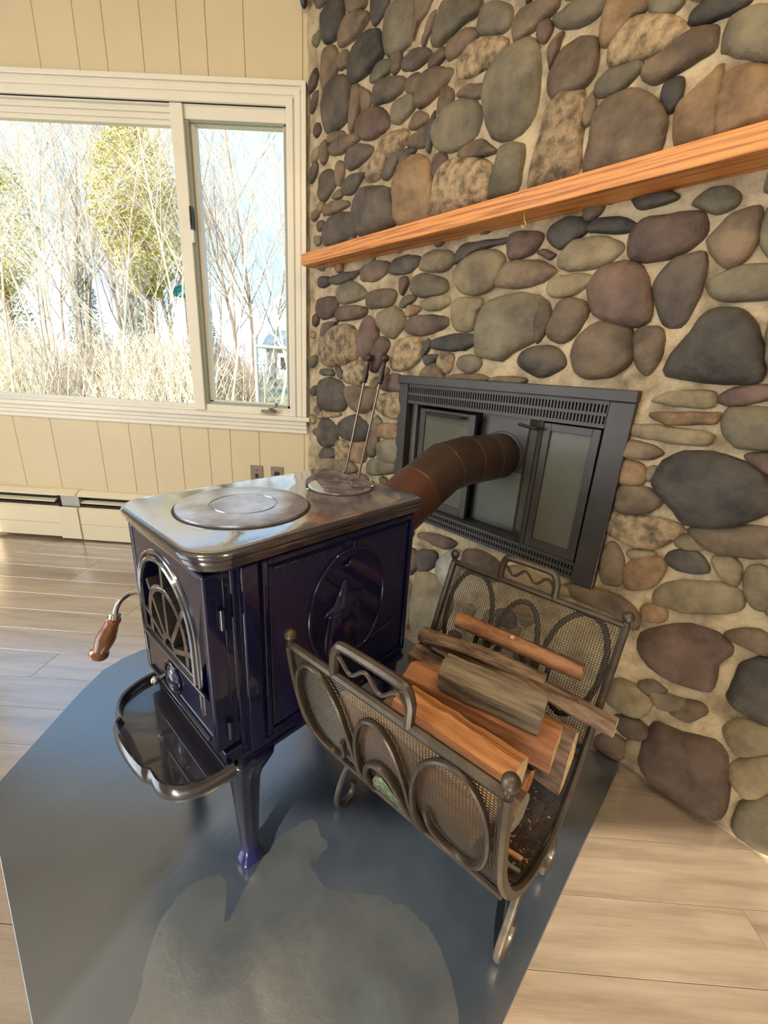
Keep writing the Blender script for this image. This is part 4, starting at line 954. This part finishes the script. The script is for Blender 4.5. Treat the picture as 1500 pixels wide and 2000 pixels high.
# tray in the bottom
b = MB(); vs = []; fs = []; ni, nj = 10, 24
for j in range(nj + 1):
    for i in range(ni + 1): vs.append(S(.015 + .97 * i / ni, ARC * (.36 + .36 * j / nj), -.006))
for j in range(nj):
    for i in range(ni): a = j * (ni + 1) + i; fs.append((a, a + 1, a + ni + 2, a + ni + 1))
b.add(vs, fs); tr_ = b.build('bottom_tray', 'tray', rk, smooth='all'); sd = tr_.modifiers.new('solid', 'SOLIDIFY'); sd.thickness = .003
# scroll feet
for s_, uo in ((0.02, -.020), (0.99, .0)):
    for side in (1, -1):
        q = .42 if side == 1 else ARC - .42
        a = S(s_, q); s1 = S(s_, ARC - q); ctr = (a + s1) / 2; o_ = Vector((a.x - ctr.x, a.y - ctr.y, 0)).normalized()
        r_ = .0075; fz = lambda k, z: Vector((a.x + uo, a.y, z)) + o_ * k; pts = [a, fz(.022, .10), fz(.044, .045), fz(.040, .014), fz(.018, r_), fz(-.006, .018), fz(-.010, .045)]
        rtube('scroll_foot', cr_spline(pts, 5), r_, seg=8, flat=.8)
    rtube('cross_bar', [S(s_, .40, .008), S(s_, ARC / 2, .008), S(s_, ARC - .40, .008)], .006)

# ================================================================== FIREWOOD
def wlog(lab, p0, p1, cross, mats, roll=0, seed=1, jit=.004, bend=.0, taper=1.0, smooth='all', rings=14, knots=(), cut=0.0, extra=None):
    a, c = Gp(*p0), Gp(*p1); o = bpy.data.objects.new('firewood_log', None); COL.objects.link(o)
    X = (c - a).normalized(); Y = Vector((0, 0, 1)).cross(X).normalized(); Z = X.cross(Y); mid = (a + c) / 2; L = (c - a).length
    o.matrix_world = Matrix(((X.x, Y.x, Z.x, mid.x), (X.y, Y.y, Z.y, mid.y), (X.z, Y.z, Z.z, mid.z), (0, 0, 0, 1))); o.empty_display_size = .05
    tag(o, lab, 'firewood', 'split and round logs in the rack')
    b = MB(); loops = []; n = len(cross); ro = math.radians(roll)
    for i in range(rings + 1):
        t = i / rings; x = -L / 2 + L * t; sc = 1 + (taper - 1) * t; bz = bend * math.sin(PI * t); lp = []
        for j, (y, z) in enumerate(cross):
            nn = noise.noise(Vector((x * 16, j * .9 if smooth else j * 3.1, seed * 7.7))); n2 = noise.noise(Vector((x * 55, j * 2.3, seed * 3.3))); k = sc * (1 + (nn * 1.0 + n2 * .35) * jit / .03)
            yy, zz_ = y * k, z * k; xe = cut * yy if t in (0, 1) else 0
            lp.append(Vector((x + xe + (noise.noise(Vector((j * 1.3, seed, t * 9))) * .004 if i in (0, rings) else 0), yy * math.cos(ro) - zz_ * math.sin(ro), yy * math.sin(ro) + zz_ * math.cos(ro) + bz)))
        loops.append(lp)
    for i in range(rings):
        for j in range(n): b.add([loops[i][j], loops[i][(j + 1) % n], loops[i + 1][(j + 1) % n], loops[i + 1][j]], [(0, 1, 2, 3)], mats[1][j] if len(mats[1]) > 1 else mats[1][0])
    b2 = b.build('log_body', mats[0], o); me = b2.data; bm = bmesh.new(); bm.from_mesh(me); bmesh.ops.remove_doubles(bm, verts=bm.verts, dist=1e-5); bmesh.ops.recalc_face_normals(bm, faces=bm.faces); bm.to_mesh(me); bm.free()
    if smooth: me.polygons.foreach_set('use_smooth', [True] * len(me.polygons)); me.set_sharp_from_angle(angle=math.radians(32))
    for nm, lp in (('cut_end', loops[0]), ('cut_end', loops[-1])):
        c0 = sum(lp, Vector()) / n; e_ = MB(); vs = list(lp) + [c0 + (p - c0) * .5 + Vector((.0012 * (1 if lp is loops[-1] else -1), 0, 0)) for p in lp] + [c0]
        fs = [(j, (j + 1) % n, n + (j + 1) % n, n + j) for j in range(n)] + [(n + j, n + (j + 1) % n, 2 * n) for j in range(n)]
        e_.add(vs, fs); e_.build(nm, mats[2], o)
    for kx, ka, kr in knots:
        y, z = math.cos(ka), math.sin(ka); rr = cross[0][0]; kk = MB(); kk.lathe([(0, kr), (rr * .28, kr * .9), (rr * .30, 0)], (kx * L, y * rr * .82, z * rr * .82), (kx * L, y * 9, z * 9), 10); kk.build('knot', 'wood_pale', o, smooth=True)
    return o
WD_ = ['wood_bark', 'wood_greyw', 'wood_orange', 'wood_orangedark', 'wood_redbark', 'wood_pale', 'wood_greyend']
for k_ in WD_: pass
def circ(r, n=14, sq=1.0): return [(r * math.cos(2 * PI * i / n), r * sq * math.sin(2 * PI * i / n)) for i in range(n)]
wlog('round log with reddish brown bark and trimmed knots, highest at the back of the rack', (.255, .336, .425), (.550, .366, .425), circ(.0195), (['wood_redbark'], [0], 'wood_pale'), seed=1, jit=.0018, knots=((.30, 1.2, .007), (-.02, 2.0, .006)))
wlog('thin flattish grey brown bark log lying just in front of the round log', (.240, .236, .415), (.500, .292, .413), circ(.020, 12, .75), (['wood_bark'], [0], 'wood_greyend'), seed=2, jit=.006, bend=.008)
wlog('long grey bark log whose right end pokes out past the rack end', (.205, .262, .392), (.640, .290, .395), circ(.022, 12, .8), (['wood_bark'], [0], 'wood_pale'), seed=3, jit=.006, bend=.010)
wlog('weathered grey split log with a pale strip, lying on top of the pile', (.335, .165, .414), (.535, .203, .414), [(-.033, -.022), (.006, -.038), (.034, -.020), (.036, .004), (.022, .030), (-.004, .034), (-.030, .020)], (['wood_greyw', 'wood_pale', 'wood_greyw'], [0, 0, 0, 2, 2, 0, 0], 'wood_greyend'), roll=12, seed=4, jit=.0025)
wlog('bright orange split log with a jagged edge, nearest the front handle', (.318, .055, .390), (.556, .062, .388), [(-.040, -.020), (.0, -.046), (.036, -.026), (.042, .002), (.030, .026), (-.010, .036), (-.036, .018)], (['wood_orange', 'wood_orangedark'], [1, 1, 0, 0, 0, 0, 1], 'wood_pale'), roll=-14, seed=5, jit=.005, taper=1.06)
wlog('orange brown split log with a clean pale end, under the grey split log', (.252, .160, .355), (.568, .212, .352), [(-.036, -.026), (.012, -.040), (.040, -.018), (.034, .016), (.004, .036), (-.030, .024)], (['wood_orangedark', 'wood_orange'], [0, 0, 1, 1, 0, 0], 'wood_pale'), roll=8, seed=6, jit=.003, taper=1.1)
wlog('tan split log pressed against the front mesh, under the bright orange log', (.215, .000, .360), (.545, .010, .355), [(-.028, -.024), (.016, -.032), (.030, -.006), (.020, .026), (-.018, .028)], (['wood_orange', 'wood_pale'], [0, 0, 1, 1, 0], 'wood_pale'), seed=7, jit=.003)
wlog('dark grey log end under the right end of the bright orange log', (.250, .085, .300), (.565, .085, .300), circ(.037, 12, .9), (['wood_bark', 'wood_greyw'], [0] * 6 + [1] * 6, 'wood_greyend'), seed=8, jit=.004)
wlog('thin upright slab of bark edged wood at the back of the right end', (.280, .255, .300), (.588, .250, .305), [(-.014, -.070), (.010, -.068), (.016, .0), (.010, .060), (-.010, .064), (-.016, 0)], (['wood_orangedark', 'wood_bark'], [0, 1, 1, 0, 1, 1], 'wood_pale'), roll=-10, seed=9, jit=.003)
wlog('bark covered log low in the middle of the rack, mostly hidden', (.240, .170, .262), (.540, .170, .255), circ(.040, 12, .95), (['wood_bark'], [0], 'wood_orange'), seed=10, jit=.005)
wlog('dark bark log at the far left end below the flattish bark log', (.205, .240, .345), (.330, .245, .340), circ(.032, 12, .9), (['wood_bark'], [0], 'wood_greyend'), seed=11, jit=.004)
wlog('split log lying in the front bottom of the rack behind the mesh', (.230, .020, .275), (.520, .030, .270), [(-.034, -.022), (.016, -.032), (.030, -.006), (.026, .026), (-.018, .030)], (['wood_orangedark', 'wood_orange'], [0, 0, 1, 1, 0], 'wood_pale'), seed=12, jit=.003)
for i_, (p0, p1, lb) in enumerate((((.50, .055, .222), (.585, .080, .215), 'larger light brown kindling stick on the tray at the right end'), ((.53, .030, .232), (.590, .060, .212), 'smaller brown kindling stick on the tray nearest the front post'))):
    a, c = Gp(*p0), Gp(*p1); k_ = empty('kindling_stick', (a + c) / 2, 0, lb, 'kindling', 'kindling on the rack tray'); m_ = (a + c) / 2
    b = MB(); b.tube([a - m_, (c - a) * .5 + a - m_ + Vector((0, 0, .002)), c - m_], [.008, .0075, .006], 5, flat=.6); b.build('stick_wood', 'wood_orange' if i_ == 0 else 'wood_greyw', k_)
# loose bark crumbs and splinters on the tray
def crumbs(name, m, n, lab, cat, seed, big=1.0):
    r = random.Random(seed); b = MB(Gp(.5, .15, .16))
    for _ in range(n):
        s = r.uniform(.05, .97) if r.random() < .5 else r.uniform(.78, .97); q = ARC * min(.73, max(.36, r.gauss(.50, .10))); w = rk_world(S(s, q, -.009)); L = r.uniform(.003, .011) * big; t = r.uniform(0, PI); h = r.uniform(.0008, .002)
        x = Vector((math.cos(t), math.sin(t), r.uniform(-.4, .4))) * L / 2; y = Vector((-math.sin(t), math.cos(t), r.uniform(-.3, .3))) * r.uniform(.0008, .0026) * big; z = Vector((0, 0, h))
        b.add([w - x - y, w + x - y, w + x + y, w - x + y, w - x * .8 + z, w + x * .8 + z], [(0, 1, 2, 3), (0, 1, 5, 4), (3, 2, 5, 4), (0, 3, 4), (1, 2, 5)])
    o = b.build(name, m); o.location = Gp(.5, .15, .16); return tag(o, lab, cat, kind='stuff')
def rk_world(v): return Gp(*(v + RB))
crumbs('wood_splinters', 'chip', 90, 'pale splinters and shavings scattered on the rack tray', 'wood chips', 3)
crumbs('bark_crumbs', 'crumb', 900, 'brown bark crumbs heaped on the rack tray', 'bark crumbs', 4, .8)

# ================================================================== OUTDOORS
GZ_ = -0.35
b = MB(); vs = []; fs = []; n_ = 30
for i in range(n_ + 1):
    for j in range(n_ + 1):
        x = -34 + 52 * i / n_; y = D + .2 + 40 * j / n_; vs.append((x, y, GZ_ + max(0, (y - 9) * .016) + .08 * noise.noise(Vector((x * .3, y * .3, 0)))))
for i in range(n_):
    for j in range(n_): a = i * (n_ + 1) + j; fs.append((a, a + n_ + 1, a + n_ + 2, a + 1))
b.add(vs, fs); tag(b.build('lawn', 'lawn', smooth='all'), 'dry sunlit grass outside the window', 'lawn', kind='stuff')
def tree_mesh(seed, H, spread, r0, levels=4, m='trunk', dens=1.0, nm='branches', lean=0.0):
    r = random.Random(seed); tr, br = MB(), MB()
    def grow(p, d, L, rad, lv):
        n = 4 if lv else 7; pts = [p]; q = p.copy(); dd = d.copy(); rs = [rad]
        for i in range(n):
            dd = (dd + Vector((r.uniform(-1, 1), r.uniform(-1, 1), r.uniform(-.35, .75))) * (.16 if lv else .07)).normalized(); q = q + dd * L / n; pts.append(q.copy()); rs.append(rad * (1 - .75 * (i + 1) / n))
        (br if lv else tr).tube(pts, rs, 3 if lv > 1 else 5, caps=False)
        if lv >= levels: return
        k = int((11 if lv == 0 else 6) * dens)
        for _ in range(k):
            t = r.uniform(.22 if lv == 0 else .2, 1.0) * n; i = min(n - 1, int(t)); c = pts[i] + (pts[i + 1] - pts[i]) * (t - i); g = r.uniform(0, 2 * PI)
            d2 = (dd * r.uniform(.5, 1.1) + Vector((math.cos(g), math.sin(g), r.uniform(.0, .7))) * spread).normalized()
            grow(c, d2, L * r.uniform(.32, .55), max(.0028, rs[i] * .42), lv + 1)
    grow(Vector((0, 0, 0)), Vector((lean, 0, 1)).normalized(), H, r0, 0)
    return tr, br
def make_tree(seed, H, spread, r0, m, lean=0.0, dens=1.0):
    t = empty('bare_tree'); a, c = tree_mesh(seed, H, spread, r0, 3, dens=dens, lean=lean); a.build('trunk', m, t, smooth=True); c.build('branches', m, t); return t
protos = [make_tree(1, 9.0, .75, .070, 'trunk', 0, 1.2), make_tree(2, 7.5, .9, .045, 'trunk', .12, 1.25), make_tree(3, 10, .65, .08, 'trunkdk', -.08, 1.2), make_tree(4, 6.0, 1.0, .035, 'trunk', -.15, 1.25), make_tree(5, 8.5, .8, .055, 'trunk', .05, 1.2)]
for p in protos: tag(p, 'bare sunlit tree in the thicket beyond the window', 'tree', 'bare trees outside')
rt = random.Random(5); first = [True] * 5; sp_ = []
for i in range(64):
    y = 9.5 + 15 * rt.random() ** 1.1; x = y * rt.uniform(-1.0, -.22)
    if x > -.40 * y and rt.random() < .45: continue
    if any((x - a) ** 2 + (y - c) ** 2 < .25 for a, c in sp_): continue
    sp_.append((x, y)); k = rt.randrange(5); o = protos[k] if first[k] else copy_tree(protos[k]); first[k] = False
    o.location = (x, y, GZ_ + max(0, (y - 9) * .016) - .03); o.rotation_euler = (0, 0, rt.uniform(0, 6.28)); s = min(rt.uniform(.8, 1.25), .52 * y / (9.0, 7.5, 10, 6.0, 8.5)[k] + .05); o.scale = (s, s, s)
# undergrowth brush
def brush(seed):
    r = random.Random(seed); b = MB()
    for _ in range(95):
        x, y = r.gauss(0, .55), r.gauss(0, .5); p = Vector((x, y, 0)); d = Vector((r.uniform(-.35, .35), r.uniform(-.3, .3), 1)).normalized(); H = r.uniform(.8, 2.4); pts = [p]
        for i in range(4): d = (d + Vector((r.uniform(-.2, .2), r.uniform(-.2, .2), 0))).normalized(); pts.append(pts[-1] + d * H / 4)
        b.tube(pts, [.010, .008, .006, .004, .002], 3, caps=False)
        for _ in range(4):
            q = pts[r.randrange(1, 4)]; g = r.uniform(0, 6.3); b.tube([q, q + Vector((math.cos(g) * .25, math.sin(g) * .25, r.uniform(.1, .4)))], [.005, .002], 3, caps=False)
    return b
bp_ = []
for k in range(3):
    o = brush(40 + k).build('brush_thicket', 'trunk' if k < 2 else 'trunkdk'); tag(o, 'waist high tangle of bare brush under the trees', 'brush', 'bare brush outside'); bp_.append(o)
for i in range(34):
    y = rt.uniform(9.5, 19); x = y * rt.uniform(-1.0, -.34); k = i % 3; o = bp_[k] if i < 3 else bp_[k].copy()
    if i >= 3: COL.objects.link(o)
    o.location = (x, y, GZ_ + max(0, (y - 9) * .016) - .03); o.rotation_euler = (0, 0, rt.uniform(0, 6.28))
# conifers and yellow-green foliage behind
def leaf_cloud(seed, cx_, H, R, n, size, z0):
    r = random.Random(seed); b = MB()
    for _ in range(n):
        z = z0 + (H - z0) * r.random(); w = R * (1 - (z - z0) / (H - z0 + .3)) if cx_ == 'cone' else R * math.sin(PI * min(1, max(.05, (z - z0) / (H - z0)))) ** .6
        g = r.uniform(0, 2 * PI); rr = w * r.random() ** .5; c = Vector((rr * math.cos(g), rr * math.sin(g), z + (-.25 * rr if cx_ == 'cone' else 0))); a = Vector((r.uniform(-1, 1), r.uniform(-1, 1), r.uniform(-.6, .6))).normalized() * size * r.uniform(.6, 1.3); u = a.orthogonal().normalized() * size * .35
        b.add([c - a, c + u, c + a, c - u], [(0, 1, 2, 3)])
    return b
def foliage_tree(nm, lab, seed, shape, H, R, n, size, m, spots):
    t = empty(nm); tag(t, lab, 'tree', lab)
    b = MB(); b.tube([(0, 0, 0), (.05, 0, H * .5), (0, 0, H * .95)], [.14, .09, .02], 7); b.build('trunk', 'trunkdk', t); leaf_cloud(seed, shape, H, R, n, size, H * .12 if shape == 'cone' else H * .42).build('foliage', m, t)
    for i, (x, y, s) in enumerate(spots):
        o = t if i == 0 else copy_tree(t); o.location = (x, y, GZ_ + (y - 9) * .016 - .05); o.scale = (s, s, s); o.rotation_euler = (0, 0, i * 1.3)
        if nm == 'leafy_tree': o['label'] = lab + (', nearer the mullion' if i == 0 else ', at the left edge of the picture window')
foliage_tree('conifer', 'dark green conifer standing behind the bare trees', 61, 'cone', 9, 1.9, 4200, .13, 'conifer', [(-20.5, 23, .85), (-17.0, 24, .72), (-13.6, 22.5, .62), (-24, 25, 1.0), (-11.2, 25, .62)])
foliage_tree('leafy_tree', 'yellow green tree crown rising above the thicket', 62, 'blob', 11, 1.9, 5200, .13, 'leafy', [(-7.6, 13.5, .66), (-12.2, 13.8, .62)])
# chain-link fence end and gate
FY = 8.0; fo_ = Vector((-2.64, FY, GZ_))
cf = empty('chain_link_fence', fo_, 0, 'galvanised chain link fence with a capped end post, beyond the casement window', 'fence')
b = MB(fo_); b.tube([(-2.64, FY, GZ_), (-2.64, FY, 1.43)], .038, 10); b.ball((-2.64, FY, 1.44), .046, 10, 7, (1, 1, 1.2)); b.build('end_post', 'galv', cf, smooth=True)
b = MB(fo_); b.tube([(-2.64, FY, 1.30), (.6, FY, 1.24)], .030, 8); b.build('top_rail', 'galv', cf, smooth=True)
b = MB(fo_); b.tube([(-2.50, FY, GZ_), (-2.50, FY, 1.08)], .016, 8); b.tube([(-2.64, FY - .04, 1.0), (-2.44, FY - .04, 1.0)], .014, 6); b.build('tension_bar', 'galv', cf, smooth=True)
b = MB(fo_); k = -3.8
while k < .7:
    for sg in (1, -1):
        za, zb = GZ_, 1.06; xa = k if sg == 1 else k + (zb - za) * .75; xb = k + (zb - za) * .75 if sg == 1 else k
        p0, p1 = Vector((xa, FY, za)), Vector((xb, FY, zb))
        def clip(p, q):
            if p.x == q.x: return None
            t0, t1 = 0.0, 1.0; f = lambda x: (x - p.x) / (q.x - p.x); lo, hi = sorted((f(-2.49), f(.6))); t0, t1 = max(0, lo), min(1, hi); return (p + (q - p) * t0, p + (q - p) * t1) if t1 > t0 else None
        c = clip(p0, p1)
        if c: b.tube(list(c), .004, 3, caps=False)
    k += .14
b.build('mesh_fabric', 'galv', cf, kind='stuff')
um = empty('garden_canopy', (-7.0, 14, GZ_), 0, 'teal canvas canopy edge showing between the trees', 'canopy')
b = MB((-7.0, 14, GZ_)); b.lathe([(0, .45), (.12, .44), (.26, .25), (.34, .02)], (-6.78, 14.2, 2.84), (-6.78, 14.2, 9), 10); b.build('canvas', 'teal', um); b = MB((-7.0, 14, GZ_)); b.tube([(-6.6, 14.2, GZ_), (-6.6, 14.2, 3.1)], .03, 6); b.build('pole', 'galv', um)
nh = empty('neighbour_house', (-6.5, 33, 0.1), 0, 'pale low house far beyond the fence', 'house'); hb_ = MB((-6.5, 33, .1)); hb_.box(-9.5, -3.2, 31, 35, -.2, 2.0); hb_.build('house_wall', 'pale', nh)
b = MB((-6.5, 33, .1)); b.loft([[Vector((x, y, z)) for y, z in ((30.6, 2.0), (35.4, 2.0), (33, 3.4))] for x in (-9.8, -2.9)]); b.build('roof', 'galv', nh)
for x in (-8.5, -6.6, -4.6): b = MB((-6.5, 33, .1)); b.box(x, x + .8, 30.96, 31.02, .7, 1.5); b.build('window', 'iron', nh)
